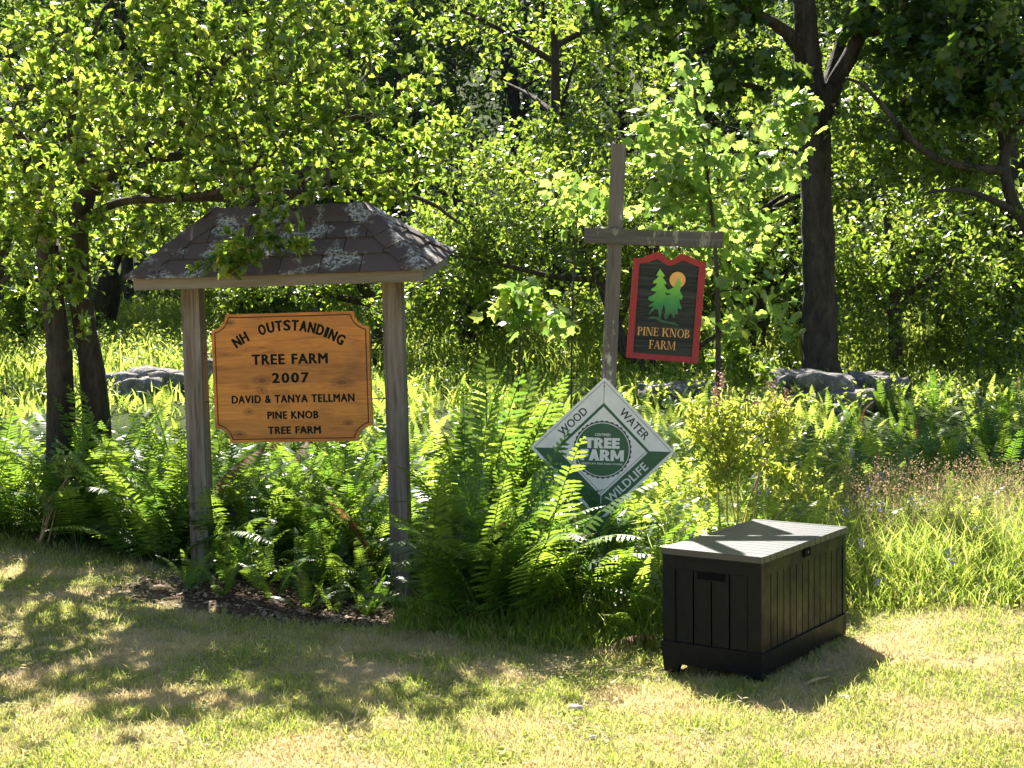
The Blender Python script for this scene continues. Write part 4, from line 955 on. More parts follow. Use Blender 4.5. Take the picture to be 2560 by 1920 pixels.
apple(32, 'slender_tree', 'slender bushy tree with a thin dark trunk right of the large tree', None,
      [[(2250, 985, 19), (2240, 880, 19), (2235, 760, 19), (2225, 650, 19), (2215, 520, 19), (2200, 440, 19)], [(2238, 800, 19), (2180, 720, 18.9), (2130, 640, 18.8)], [(2235, 760, 19), (2330, 690, 18.8), (2400, 640, 18.6)]],
      [(.11, .09, .07, .05, .02), (.04, .015), (.05, .015)],
      [bl_px(2250, 600, 18.8, 190, 150, 1.1, 1.2), bl_px(2400, 720, 18.5, 160, 100, 1, 1), bl_px(2160, 720, 18.8, 110, 130, .9, .7), bl_px(2280, 860, 18.7, 170, 80, .9, .7), bl_px(2480, 830, 18.4, 120, 90, .9, .6)], 520, 10, .10, M_BGLEAF)
apple(33, 'crooked_tree', 'small crooked dark tree in the field behind the twin-stemmed tree', None,
      [[(238, 860, 25.5), (250, 780, 25.5), (268, 710, 25.5), (262, 650, 25.5), (240, 580, 25.5), (230, 500, 25.5)], [(268, 705, 25.5), (285, 660, 25.4), (320, 610, 25.3), (380, 560, 25.2)], [(270, 800, 25.8), (282, 740, 25.8), (280, 690, 25.8), (262, 650, 25.5)]],
      [(.22, .19, .17, .14, .10, .05), (.13, .03), (.15, .12)],
      [bl_px(250, 560, 25.4, 200, 90, 1.6, 1), bl_px(400, 540, 25.2, 200, 110, 1.6, 1), bl_px(120, 620, 25.2, 130, 80, 1.2, .5)], 500, 9, .11)
apple(34, 'low_tree', 'low spreading tree seen between the posts above the wooden board', None,
      [[(935, 880, 21), (940, 820, 21), (930, 760, 21), (900, 700, 21), (860, 620, 21)], [(938, 800, 21), (1000, 740, 20.8), (1080, 700, 20.6)], [(930, 760, 21), (820, 740, 20.7), (700, 730, 20.4), (600, 700, 20.2)]],
      [(.15, .13, .10, .05), (.06, .02), (.06, .015)],
      [bl_px(700, 720, 20.4, 190, 50, 1, 1), bl_px(880, 680, 20.6, 160, 90, 1.1, 1), bl_px(1060, 700, 20.8, 160, 110, 1.1, 1), bl_px(760, 600, 21, 300, 90, 1.2, 1), bl_px(560, 650, 20.5, 90, 70, .8, .4)], 850, 9, .095)
apple(35, 'thicket_tree', 'leafy low tree at the left edge behind the pale dead stem', None,
      [[(-40, 860, 20), (-20, 740, 20), (10, 620, 20), (40, 500, 20)], [(-20, 740, 20), (60, 640, 19.8), (110, 560, 19.7)]], [(.13, .1, .06), (.05, .02)],
      [bl_px(40, 480, 20, 180, 140, 1.2, 1), bl_px(-60, 600, 20, 160, 110, 1.1, .6), bl_px(180, 560, 20, 130, 90, 1, .5)], 420, 9, .095)

# -- woodland behind: a few tree forms, each copied with its trunk and crown
def proto(seed, hgt, rx, z0, ntip, per, size, leafm, tpl=DIAM, trunk_r=.16, conifer=False):
    rng = np.random.RandomState(seed)
    L = smooth_line([(0, 0, -.4), (.1 * rng.randn(), .1, hgt * .3), (.2 * rng.randn(), .2 * rng.randn(), hgt * .65), (.25 * rng.randn(), 0, hgt * .97)], 24)
    limbs = [L]
    for k in range(9):
        i = rng.randint(6, 20); a = rng.rand() * 6.28; ln = rx * rng.uniform(.5, .9) * (1 if not conifer else (1 - L[i][2] / hgt))
        limbs.append(smooth_line([L[i], L[i] + np.array([math.cos(a) * ln * .5, math.sin(a) * ln * .5, ln * .25]), L[i] + np.array([math.cos(a) * ln, math.sin(a) * ln, ln * (.45 if not conifer else -.05)])], 8))
    if conifer:
        z = z0 + (hgt - z0) * rng.rand(ntip) ** 1.3; a = rng.rand(ntip) * 6.28; q = rx * (1.02 - (z - z0) / (hgt - z0)) * rng.rand(ntip) ** .5
        tg = np.stack([np.cos(a) * q, np.sin(a) * q, z - .15 * q], 1)
    else:
        bls = [(np.array([rx * .45 * rng.randn(), rx * .45 * rng.randn(), z0 + (hgt - z0) * rng.uniform(.12, .9)]), (rx * rng.uniform(.35, .6), rx * rng.uniform(.35, .6), (hgt - z0) * rng.uniform(.10, .2)), 1) for _ in range(14)]
        tg = blobs(rng, bls, ntip)
    P, par, r, tips, n0 = grow(rng, limbs, tg, .45, .004, 2.3)
    tw = twig_mesh(P, par, r, n0, .05)
    tr = limb_parts(rng, limbs, [(trunk_r, .03)] + [(trunk_r * .35, .012)] * 9, 8, .05)
    V, T = join([tw, tr])
    Lf = spray(rng, P, par, tips, per, size, .2, .9, 1.0, .15, .08 if not conifer else .02)
    return mesh_np('trunk', V, T, M_BARK, None, True), leaf_mesh('crown', tpl, Lf, leafm)
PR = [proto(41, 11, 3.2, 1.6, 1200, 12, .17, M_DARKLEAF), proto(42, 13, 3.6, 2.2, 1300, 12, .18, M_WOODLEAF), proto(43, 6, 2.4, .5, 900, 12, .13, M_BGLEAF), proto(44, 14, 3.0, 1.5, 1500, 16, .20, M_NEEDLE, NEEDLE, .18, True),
      proto(45, 3.2, 1.7, .15, 700, 10, .12, M_BGLEAF)]
FAR = [  # picture x at the foot, distance, form, size, turn, label
 (-120, 27, 0, 1.0, 0.3, 'leafy tree at the far left edge of the wood'), (120, 31, 1, 1.0, 1.2, 'tall dark tree behind the crooked tree'), (330, 28, 0, 1.05, 2.0, 'wood-edge tree standing behind the roof, nearest the crooked tree'),
 (520, 33, 1, 1.1, 3.0, 'dark tree directly behind the middle of the shingled roof'), (700, 27, 0, .9, 4.1, 'wood-edge tree whose crown shows above the roof ridge'), (860, 32, 3, 1.0, .5, 'dark pine behind the right end of the shingled roof'),
 (1000, 26, 0, .95, 5.0, 'leafy tree behind the gap between roof and crossbeam post'), (1150, 33, 1, 1.1, 1.9, 'tall shaded tree left of the crossbeam post top'), (1300, 29, 3, 1.05, 2.2, 'bluish dark pine rising behind the crossbeam post'),
 (1400, 24, 2, 1.1, 1.0, 'rounded leafy tree low behind the crossbeam'), (1560, 31, 1, 1.05, 0.2, 'tall dark tree behind the hanging sign'), (1730, 27, 0, 1.0, 3.6, 'leafy tree behind the young maple'),
 (1900, 32, 1, 1.1, 4.4, 'tall dark tree just left behind the large forked tree'), (2080, 26, 0, 1.0, 5.5, 'leafy tree hidden behind the large forked trunk'), (2230, 30, 1, 1.0, .9, 'tall dark tree behind the slender bushy tree'),
 (2400, 25, 0, .95, 2.7, 'glowing leafy tree behind the spreading limbs'), (2560, 29, 1, 1.0, 3.3, 'dark tree at the right edge of the wood'), (2750, 24, 0, 1.0, 4.8, 'leafy tree beyond the right edge tree'),
 (620, 24.5, 4, 1.0, 1.1, 'low bush behind the wooden board'), (1180, 22, 4, 1.1, 2.1, 'low bush left of the crossbeam post at the clearing edge'), (1880, 21.5, 4, 1.1, 4.0, 'low bush behind the young maple stem'), (2360, 21.5, 2, .8, 3.1, 'bushy sunlit tree right of the slender tree'),
 (2540, 20, 4, 1.15, 5.2, 'dark bush at the right edge below the spreading tree'), (2000, 24, 2, .9, 1.6, 'bushy tree filling the gap left of the large trunk'), (820, 29, 2, 1.1, 2.6, 'rounded tree behind the right grey post'), (60, 23, 4, 1.0, .4, 'low bush at the left edge of the field')]
for i, (px_, Y_, k, s, a, lab) in enumerate(FAR):
    if k in (0, 1, 3): Y_ += 4; s *= (.95 if 1000 < px_ < 1700 else .8)
    x_ = (px_ - 1280) / F * Y_
    t = empty('pine_tree' if k == 3 else ('bush' if k == 4 else 'woodland_tree'), (x_, Y_, G(x_, Y_) - .05), (0, 0, a), label=lab, cat='bush' if k == 4 else 'tree', group='bushes at the clearing edge' if k == 4 else 'trees along the edge of the wood')
    t.scale = (s, s, s)
    obj('trunk', PR[k][0], t); obj('crown', PR[k][1], t, kind='stuff')
# the wood further back, one mass of crowns
rng = np.random.RandomState(51); AV, AT, AR = [], [], []; o = 0
TV, TT = [], []
for i in range(84):
    Y_ = rng.uniform(40, 64); x_ = rng.uniform(-.62, .62) * Y_; h = rng.uniform(14, 21); c = np.array([x_, Y_, G(x_, Y_)])
    bls = [(c + np.array([rng.randn() * 1.6, rng.randn() * 1.6, h * rng.uniform(.15, 1)]), (rng.uniform(1, 2), rng.uniform(1, 2), rng.uniform(.7, 1.4)), 1) for _ in range(10)]
    q = blobs(rng, bls, 1400); k = len(q)
    v, t, r_ = leaves(DIAM, q, unit(rng.randn(k, 3)), unit(rng.randn(k, 3) * .7 + [0, 0, 1]), .34 * (.6 + .7 * rng.rand(k)), rng.rand(k))
    AV.append(v); AT.append(t + o); AR.append(r_); o += len(v)
    TV.append(tube(np.array([c - [0, 0, .3], c + [0, 0, h * .5], c + [.2, 0, h * .95]]), [.2, .15, .04], 6))
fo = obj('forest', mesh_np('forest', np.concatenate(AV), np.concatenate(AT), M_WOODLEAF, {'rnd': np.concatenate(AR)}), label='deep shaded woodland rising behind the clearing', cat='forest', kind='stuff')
V, T = join(TV); obj('trunks', mesh_np('trunks', V, T, M_BARK), fo, kind='stuff')

# ------------------------------------------------------------------ ferns
def frond(rng, a0, a1, npin=24, wid=.17, hi=True, start=.16):
    """one frond a unit long, rising from the origin towards +x and bending over"""
    k = 40; th = np.radians(a0 + (a1 - a0) * np.linspace(0, 1, k) ** 1.4); ds = 1.0 / (k - 1)
    side_bow = rng.uniform(-.12, .12)
    x = np.concatenate([[0], np.cumsum(np.cos(th[:-1]) * ds)]); z = np.concatenate([[0], np.cumsum(np.sin(th[:-1]) * ds)])
    y = side_bow * np.linspace(0, 1, k) ** 2
    C = np.stack([x, y, z], 1); tg = unit(np.gradient(C, axis=0)); sd = unit(np.cross(np.array([0, 0, 1.0]), tg)); sd[:, 2] += 0; nr = np.cross(tg, sd)
    V, T = [], []
    cnt = 0
    if hi:
        v, t = tube(C[::3], np.linspace(.006, .0012, len(C[::3])), 4, cap=False); V.append(v); T.append(t); cnt += len(v)
    else:
        v = np.stack([C[::5] + sd[::5] * .004, C[::5] - sd[::5] * .004], 1).reshape(-1, 3); m_ = len(C[::5])
        t = np.array([q for i in range(m_ - 1) for q in ((2 * i, 2 * i + 1, 2 * i + 3), (2 * i, 2 * i + 3, 2 * i + 2))]); V.append(v); T.append(t); cnt += len(v)
    ss = start + (1 - start) * (np.arange(npin) + .5) / npin
    for j, s in enumerate(ss):
        f = (s - start) / (1 - start); ln = wid * (min(1, .45 + 2.2 * f) * (1 - f) ** .62 * 1.15 + .02)
        i = min(k - 1, int(s * (k - 1))); w_ = (1 - start) / npin * (.36 if hi else .44)
        for sg in (-1, 1):
            if rng.rand() < .03: continue
            fw = .30 + .25 * f + .08 * rng.randn(); d = unit(sd[i] * sg + tg[i] * fw - nr[i] * (.10 + .12 * rng.rand()))
            b = C[i] + tg[i] * (.006 * sg); u = tg[i]; l = ln * rng.uniform(.88, 1.08); dr = np.array([0, 0, -1.0])
            if hi: st = ((0, .75), (.18, 1.0), (.34, .62), (.5, .88), (.66, .5), (.8, .6))
            else: st = ((0, .8), (.5, .9))
            pv = []
            for q, ww in st:
                c_ = b + d * l * q + dr * l * .14 * q * q; pv += [c_ + u * w_ * ww, c_ - u * w_ * ww]
            pv.append(b + d * l + dr * l * .16 + u * w_ * .3); m_ = len(st)
            tt = [q for a in range(m_ - 1) for q in ((2 * a, 2 * a + 1, 2 * a + 3), (2 * a, 2 * a + 3, 2 * a + 2))] + [(2 * m_ - 2, 2 * m_ - 1, 2 * m_)]
            V.append(np.array(pv)); T.append(np.array(tt) + cnt); cnt += len(pv)
    return np.concatenate(V), np.concatenate([np.asarray(t) if i == 0 else t for i, t in enumerate(T)])
rng = np.random.RandomState(61)
FR = {}
for nm, spec in {'up': [(84, 55), (80, 40), (86, 62)], 'arch': [(78, 5), (72, -12), (80, 18)], 'low': [(48, -18), (55, -5), (40, -25)]}.items():
    FR[nm] = []
    for a0, a1 in spec:
        V, T = frond(rng, a0, a1, 30, .165); FR[nm].append((V, T))
FM = {(nm, i, mt.name): mesh_np('frond', V, T, mt, {'rnd': np.full(len(V), .5)}) for nm, L in FR.items() for i, (V, T) in enumerate(L) for mt in (M_FERN, M_FERNBED, M_DEADFERN)}
def fern(rng, x, y, size, label, group, mix=('up', 'arch', 'arch', 'low'), nf=9, mt=M_FERN, dirs=None, tilt=8):
    t = empty('fern', (x, y, G(x, y) - .02), (0, 0, rng.rand() * 6.28 if dirs is None else 0), label=label, cat='fern', group=group)
    for i in range(nf):
        nm = mix[rng.randint(len(mix))]
        o = bpy.data.objects.new('frond', FM[(nm, rng.randint(3), (M_DEADFERN if rng.rand() < .015 else mt).name)]); COL.objects.link(o); o.parent = t
        a = (i * 2.4 + rng.uniform(-.4, .4)) if dirs is None else rad(rng.uniform(*dirs))
        s = size * rng.uniform(.7, 1.1)
        o.rotation_euler = (rad(rng.uniform(-tilt, tilt)), rad(rng.uniform(-tilt, tilt)), a); o.scale = (s, s * rng.uniform(.85, 1.15), s)
        o.location = (.03 * math.cos(a), .03 * math.sin(a), 0)
    return t
def scatter(rng, n, x0, x1, y0, y1, gap, ok=lambda x, y: True):
    out = []
    for _ in range(n * 60):
        if len(out) >= n: break
        x, y = rng.uniform(x0, x1), rng.uniform(y0, y1)
        if ok(x, y) and all((x - a) ** 2 + (y - b) ** 2 > gap * gap for a, b in out): out.append((x, y))
    return out
beyond = lambda d: (lambda x, y: y > float(bank_edge(x)) + d)
for x, y in scatter(rng, 26, -5.0, -2.55, 10.9, 12.6, .30, beyond(.15)):
    fern(rng, x, y, rng.uniform(1.05, 1.4), 'tall green fern in the bank left of the roofed sign', 'ferns in the bank left of the roofed sign')
for x, y in scatter(rng, 20, -2.7, -.85, 11.0, 12.4, .30):
    fern(rng, x, y, rng.uniform(.85, 1.2), 'fern behind and below the wooden board', 'ferns behind the wooden board')
for x, y in scatter(rng, 22, -2.4, -1.0, 10.0, 11.0, .2):
    fern(rng, x, y, rng.uniform(.3, .5) if y < 10.45 else rng.uniform(.45, .7), 'small fern on bare ground between the grey posts', 'small ferns between the grey posts', ('arch', 'low', 'up'), 6)
for x, y in scatter(rng, 26, -.5, .6, 8.75, 10.2, .21, lambda x, y: y > float(bank_edge(x)) + .2 and (x > -.3 or y < 9.6)):
    fern(rng, x, y, (rng.uniform(1.05, 1.35) if x < .1 else rng.uniform(.65, .85)) * (.62 if x < -.3 else 1), 'large dark fern in the dense clump between grey post and diamond sign', 'ferns in the clump before the diamond sign', ('arch', 'arch', 'low', 'up'), 10)
for x, y in ((-.25, 10.3), (-.4, 10.9), (-.2, 11.1), (-.12, 10.5), (-.5, 11.4), (-.32, 10.0), (-.1, 10.8)):
    fern(rng, x, y, rng.uniform(1.7, 2.0), 'tall upright fern just right of the right grey post', 'tall upright ferns by the right grey post', ('up', 'up', 'arch'), 7, dirs=(-100, 100), tilt=5)
for x, y in ((-.52, 9.1), (-.48, 9.5), (-.55, 9.9), (-.5, 10.3), (-.3, 9.0), (-.3, 9.6), (-.28, 10.1), (-.15, 8.85), (-.35, 10.6), (-.1, 9.8)):
    fern(rng, x, y, rng.uniform(1.2, 1.55) * (.72 if x > -.2 else 1), 'big arching fern rising right beside the right grey post', 'arching ferns beside the right grey post', ('arch', 'up', 'arch'), 8, dirs=(-88, 88))
for x, y in scatter(rng, 7, .55, 1.15, 8.45, 9.3, .24):
    fern(rng, x, y, rng.uniform(.5, .75), 'yellow-green fern crowding behind the left end of the storage box', 'ferns behind the storage box', mt=M_FERNBED)
for x, y in scatter(rng, 22, .75, 2.1, 9.9, 12.2, .3):
    fern(rng, x, y, rng.uniform(.6, .85), 'pale sunlit fern right of the diamond sign', 'pale ferns right of the diamond sign', ('up', 'arch', 'arch'), 8, M_FERNBED)
for x, y in scatter(rng, 30, 2.6, 6.2, 12.0, 16.0, .36, lambda x, y: x > 2.9 + .25 * (y - 12)):
    fern(rng, x, y, rng.uniform(.7, .95) * (.6 if y > 14 else 1), 'shaded fern right of the boulders under the large tree', 'shaded ferns under the large tree', ('up', 'arch', 'up'), 8)
for x, y, a in ((-.15, 9.35, (-18, 12)), (-.12, 9.15, (-25, 8)), (-.22, 9.25, (-15, 15)), (-.05, 9.05, (-40, -5))):
    fern(rng, x, y, 1.15, 'fern with long fronds reaching across the face of the diamond sign', 'ferns crossing the diamond sign', ('arch', 'arch', 'low'), 4, dirs=a, tilt=5)
p_ = at(2000, 1150, 11.3)
fern(rng, p_.x, 11.3, .5, 'dead rust-brown fern beside the yellow-green shrub', None, ('arch', 'low'), 9, M_DEADFERN)
# the rest of the fern growth
LO = [frond(rng, a0, a1, 20, .17, False) for a0, a1 in ((82, 40), (78, 10), (84, 55), (70, -10), (80, 25), (76, 0))]
def fern_mass(name, pts, smin, smax, mat, label, rng):
    V, T, R, o = [], [], [], 0
    for x, y in pts:
        v, t = LO[rng.randint(6)]; a = rng.rand() * 6.28; s = rng.uniform(smin, smax) * (.55 if y > 13.6 else 1); c, s_ = math.cos(a), math.sin(a); tl = rng.uniform(-.15, .15)
        q = v * s; q = np.stack([q[:, 0] * c - q[:, 1] * s_, q[:, 0] * s_ + q[:, 1] * c, q[:, 2] + tl * q[:, 0] * .4], 1) + np.array([x, y, G(x, y) - .03])
        V.append(q); T.append(t + o); R.append(np.full(len(v), rng.rand())); o += len(v)
    return obj(name, mesh_np(name, np.concatenate(V), np.concatenate(T), mat, {'rnd': np.concatenate(R)}), label=label, cat='ferns', kind='stuff')
def area(rng, n, x0, x1, y0, y1, ok=None):
    q = np.stack([rng.uniform(x0, x1, n), rng.uniform(y0, y1, n)], 1)
    if ok is not None: q = q[ok(q[:, 0], q[:, 1])]
    return q
fern_mass('fern_undergrowth', np.concatenate([area(rng, 800, -7.0, -.9, 11.1, 13.6, lambda x, y: y > bank_edge(x) + .35), area(rng, 280, -.55, 1.0, 8.9, 11.5, lambda x, y: (y > bank_edge(x) + .5) & ((x > -.35) | (y > 11)))]), .5, .95, M_FERN,
          'dense green fern undergrowth behind the roofed sign', rng)
fern_mass('fern_field', np.concatenate([area(rng, 1300, -.4, 3.6, 10.1, 17.5), area(rng, 800, 2.4, 8.0, 11.2, 16.5), area(rng, 600, -8, -1, 13.2, 18.0), area(rng, 300, 1.0, 1.9, 9.2, 10.6), area(rng, 700, -2.2, .6, 11.5, 17.8)]), .4, .75, M_FERNBED, 'pale fern growth spreading over the sunny slope behind the signs', rng)

# ------------------------------------------------------------------ grass, meadow, litter
def blades(rng, pts, h, w_, lean, R, seg=2):
    """bent grass blades as narrow strips"""
    k = len(pts); a = rng.rand(k) * 2 * np.pi; d = np.stack([np.cos(a), np.sin(a), np.zeros(k)], 1)
    b = rng.rand(k) * 2 * np.pi; sd = np.stack([np.cos(b), np.sin(b), np.zeros(k)], 1); z = gz(pts[:, 0], pts[:, 1]) - .005
    base = np.stack([pts[:, 0], pts[:, 1], z], 1); up = np.array([0, 0, 1.0]); V = []
    for i in range(seg):
        q = i / seg; c = base + up * (h * q * (1 - .25 * lean * q))[:, None] + d * (h * lean * q * q)[:, None]; ww = w_ * (1 - .45 * q)
        V += [c + sd * ww[:, None], c - sd * ww[:, None]]
    V.append(base + up * (h * (1 - .35 * lean))[:, None] + d * (h * lean)[:, None])
    V = np.stack(V, 1); m_ = 2 * seg + 1
    tt = [q for i in range(seg - 1) for q in ((2 * i, 2 * i + 1, 2 * i + 3), (2 * i, 2 * i + 3, 2 * i + 2))] + [(2 * seg - 2, 2 * seg - 1, 2 * seg)]
    T = np.array(tt)[None] + (np.arange(k) * m_)[:, None, None]
    return V.reshape(-1, 3), T.reshape(-1, 3), np.repeat(R, m_)
rng = np.random.RandomState(71)
def vnoise(x, y, s, seed):
    r = np.random.RandomState(seed); out = 0
    for i in range(5):
        a = r.rand() * 6.28; f = s * r.uniform(.6, 1.9); out = out + np.sin((x * math.cos(a) + y * math.sin(a)) * f + r.rand() * 6.28)
    return out / 5
q = np.concatenate([area(rng, 128000, -5.0, 5.0, 5.3, 9.4), area(rng, 45000, -6.2, 0, 9.2, 12.3), area(rng, 40000, -3, 3.2, 5.6, 7.6)])
keep = (rng.rand(len(q)) < np.clip((bank_edge(q[:, 0]) - q[:, 1]) / .3 + .6, 0, 1)) & (rng.rand(len(q)) > litter_amount(q[:, 0], q[:, 1]) * 1.3)
keep &= np.abs(q[:, 0]) < .46 * q[:, 1] + 1.0
q = q[keep]; k = len(q); cl = vnoise(q[:, 0], q[:, 1], 5, 1) + .6 * vnoise(q[:, 0], q[:, 1], 14, 2)
h = (.026 + .034 * rng.rand(k) + .022 * np.clip(cl, -1, 1) + .05 * (rng.rand(k) > .985)) * (1 + .5 * np.exp(-((bank_edge(q[:, 0]) - q[:, 1]) / .4) ** 2))
R = np.clip(rng.rand(k) ** 1.4 * .85 + .12 * vnoise(q[:, 0], q[:, 1], 2.2, 5) + .12 * (rng.rand(k) > .8), 0, 1)
V, T, Rv = blades(rng, q, np.maximum(h, .018), np.full(k, .0022) * (1 + .6 * rng.rand(k)), rng.uniform(.2, 1.3, k), R)
obj('lawn_grass', mesh_np('lawn_grass', V, T, M_LAWN, {'rnd': Rv}), label='short dry yellow-green mown grass in front of the signs', cat='grass', kind='stuff')
# rough grass of the meadow edge on the right and the sunny field behind
q = np.concatenate([area(rng, 23000, .9, 5.2, 8.9, 12.3, lambda x, y: y > bank_edge(x) + .05), area(rng, 7000, 2.2, 5, 8.8, 9.8, lambda x, y: y > bank_edge(x) - .1), area(rng, 5000, -.8, 1.2, 8.3, 9.2, lambda x, y: y > bank_edge(x) - .1)])
k = len(q); d = q[:, 1] - bank_edge(q[:, 0])
h = (.16 + .42 * np.clip(d / .7, 0, 1)) * rng.uniform(.5, 1.15, k)
V, T, Rv = blades(rng, q, h, .003 + .003 * rng.rand(k), rng.uniform(.15, 1.0, k), np.clip(rng.rand(k) ** 1.3, 0, 1), 3)
obj('meadow_grass', mesh_np('meadow_grass', V, T, M_MEADOW, {'rnd': Rv}), label='tall uncut yellow-green grass along the meadow edge beside the box', cat='grass', kind='stuff')
q = np.concatenate([area(rng, 3900, -10, 2.5, 17.2, 31), area(rng, 2000, 1.5, 9.5, 15.5, 26)]); k = len(q); per = 11
st = rng.uniform(.3, .65, k) * np.where(q[:, 1] < 18.8, .5, 1); t = np.repeat(np.arange(k), per); f = rng.rand(k * per); dd = unit(np.stack([rng.randn(k * per), rng.randn(k * per), .5 + .5 * rng.rand(k * per)], 1))
P = np.stack([q[t, 0], q[t, 1], gz(q[t, 0], q[t, 1]) + st[t] * (.2 + .8 * f)], 1) + .02 * rng.randn(k * per, 3)
V, T, Rv = leaves(DIAM, P, dd, unit(rng.randn(k * per, 3) * .5 + [0, 0, 1]), (.075 - .03 * f) * rng.uniform(.6, 1.4, k * per), rng.rand(k * per) * .8)
obj('field_weeds', mesh_np('field_weeds', V, T, M_MEADOW, {'rnd': Rv}), label='bright leafy weeds covering the sunny field beyond the stone pile', cat='weeds', kind='stuff')
q = np.concatenate([area(rng, 16000, -12, 2, 16, 33), area(rng, 7000, 1, 12, 16.5, 28)]); k = len(q)
V, T, Rv = blades(rng, q, np.where(q[:, 1] < 18.8, .3, .55) * rng.uniform(.4, 1.1, k), .007 + .008 * rng.rand(k), rng.uniform(.1, .7, k), rng.rand(k) * .8, 3)
obj('field_growth', mesh_np('field_growth', V, T, M_MEADOW, {'rnd': Rv}), label='sunlit grass between the weeds of the far field', cat='grass', kind='stuff')
# seed heads of dry grass at the right
q = area(rng, 1000, 2.5, 5.0, 9.9, 11.6); k = len(q); z = gz(q[:, 0], q[:, 1]); hh = rng.uniform(.45, .8, k)
top = np.stack([q[:, 0] + .1 * rng.randn(k), q[:, 1] + .1 * rng.randn(k), z + hh], 1); per = 9
t = np.repeat(np.arange(k), per); P = top[t] - np.array([0, 0, 1.0]) * (rng.rand(k * per) * .16)[:, None] + rng.randn(k * per, 3) * .018
V1, T1_, R1 = leaves(DIAM, P, rng.randn(k * per, 3) + [0, 0, 1], rng.randn(k * per, 3), np.full(k * per, .018), rng.rand(k * per))
V2, T2_, R2 = blades(rng, q, hh, np.full(k, .0015), np.full(k, .08), np.full(k, .9), 2)
V, T = join([(V1, T1_), (V2, T2_)]); obj('dry_seed_grass', mesh_np('dry_seed_grass', V, T, M_SEED, {'rnd': np.concatenate([R1, R2])}), label='pinkish tan seed heads of dry grass right of the box', cat='grass', kind='stuff')

# ------------------------------------------------------------------ shrub and flowers of the meadow
def shrub(rng, name, label, Y, bls, foot_px, ntip, per, size, leafm, cat='shrub', spikes=()):
    f = at(foot_px[0], foot_px[1], Y); base = np.array([f.x, Y, G(f.x, Y) - .05]); t = empty(name, (0, 0, 0), label=label, cat=cat)
    tg = blobs(rng, bls, ntip); tg = tg[tg[:, 2] > gz(tg[:, 0], tg[:, 1]) + .12]
    stems = []
    for k in range(7):
        e = tg[rng.randint(len(tg))]; b = base + np.array([rng.uniform(-.15, .15), rng.uniform(-.15, .15), 0]); stems.append(smooth_line([b, b * .5 + e * .5 + [0, 0, .1], e], 8))
    V, T = limb_parts(rng, stems, [(.009, .003)] * 7, 5, .02); obj('stems', mesh_np('stems', V, T, M_STALK), t, kind='stuff')
    P, par, r, tips, n0 = grow(rng, stems, tg, .1, .0014, 2.4); V, T = twig_mesh(P, par, r, n0, .006); obj('twigs', mesh_np('twigs', V, T, M_STALK), t, kind='stuff')
    Lf = spray(rng, P, par, tips, per, size, .4, .8, 1.0, 0, .02); obj('foliage', leaf_mesh('foliage', OVAL, Lf, leafm), t, kind='stuff')
    for px_, py_ in spikes:
        c = V3(at(px_, py_, Y)); k = 60; q = c + np.stack([.016 * rng.randn(k), .016 * rng.randn(k), rng.uniform(-.09, .05, k)], 1)
        v, tt, r_ = leaves(DIAM, q, rng.randn(k, 3), rng.randn(k, 3), np.full(k, .022), rng.rand(k)); obj('flower_spike', mesh_np('flower_spike', v, tt, M_PINKBLOOM), t)
        st = tube(np.array([c - [0, 0, .35], c]), [.003, .002], 5); k = 16; q = c - np.stack([np.zeros(k), np.zeros(k), rng.uniform(.08, .36, k)], 1)
        v, tt, r_ = leaves(OVAL, q, unit(rng.randn(k, 3) * [1, 1, .4] + [0, 0, .5]), np.tile([0, 0, 1.0], (k, 1)) + .4 * rng.randn(k, 3), np.full(k, .055), rng.rand(k))
        obj('spike_stem', mesh_np('spike_stem', st[0], st[1], M_STALK), t); obj('spike_leaves', mesh_np('spike_leaves', v, tt, leafm, {'rnd': r_}), t, kind='stuff')
    return t
rng = np.random.RandomState(81)
shrub(rng, 'meadowsweet_shrub', 'yellow-green leafy shrub with faded pink flower spikes behind the storage box', 9.9,
      [bl_px(1790, 1050, 9.9, 80, 70, .3, 1), bl_px(1900, 1130, 9.9, 110, 80, .35, 1.3), bl_px(1800, 1150, 9.8, 90, 70, .3, .9), bl_px(1930, 1040, 10, 60, 50, .25, .4), bl_px(1760, 1190, 9.8, 90, 70, .3, .6), bl_px(1980, 1200, 9.8, 80, 60, .3, .6)], (1860, 1240), 430, 7, .055, M_SPIREA, 'shrub',
      ((1805, 940), (1930, 968), (1893, 1010), (1968, 990), (1790, 985)))
shrub(rng, 'leafy_shrub', 'dark green broad-leaved shrub below the hanging sign by the boulders', 15.2,
      [bl_px(1830, 860, 15.2, 70, 90, .4, 1), bl_px(1870, 930, 15.2, 70, 60, .4, .8)], (1840, 990), 130, 7, .11, M_BGLEAF)
shrub(rng, 'bramble_shrub', 'small leafy plant in the fern bank at the left edge', 11.9,
      [bl_px(130, 1240, 11.9, 70, 50, .25, 1), bl_px(180, 1160, 11.9, 40, 60, .2, .5)], (140, 1340), 70, 7, .07, M_MAPLE)
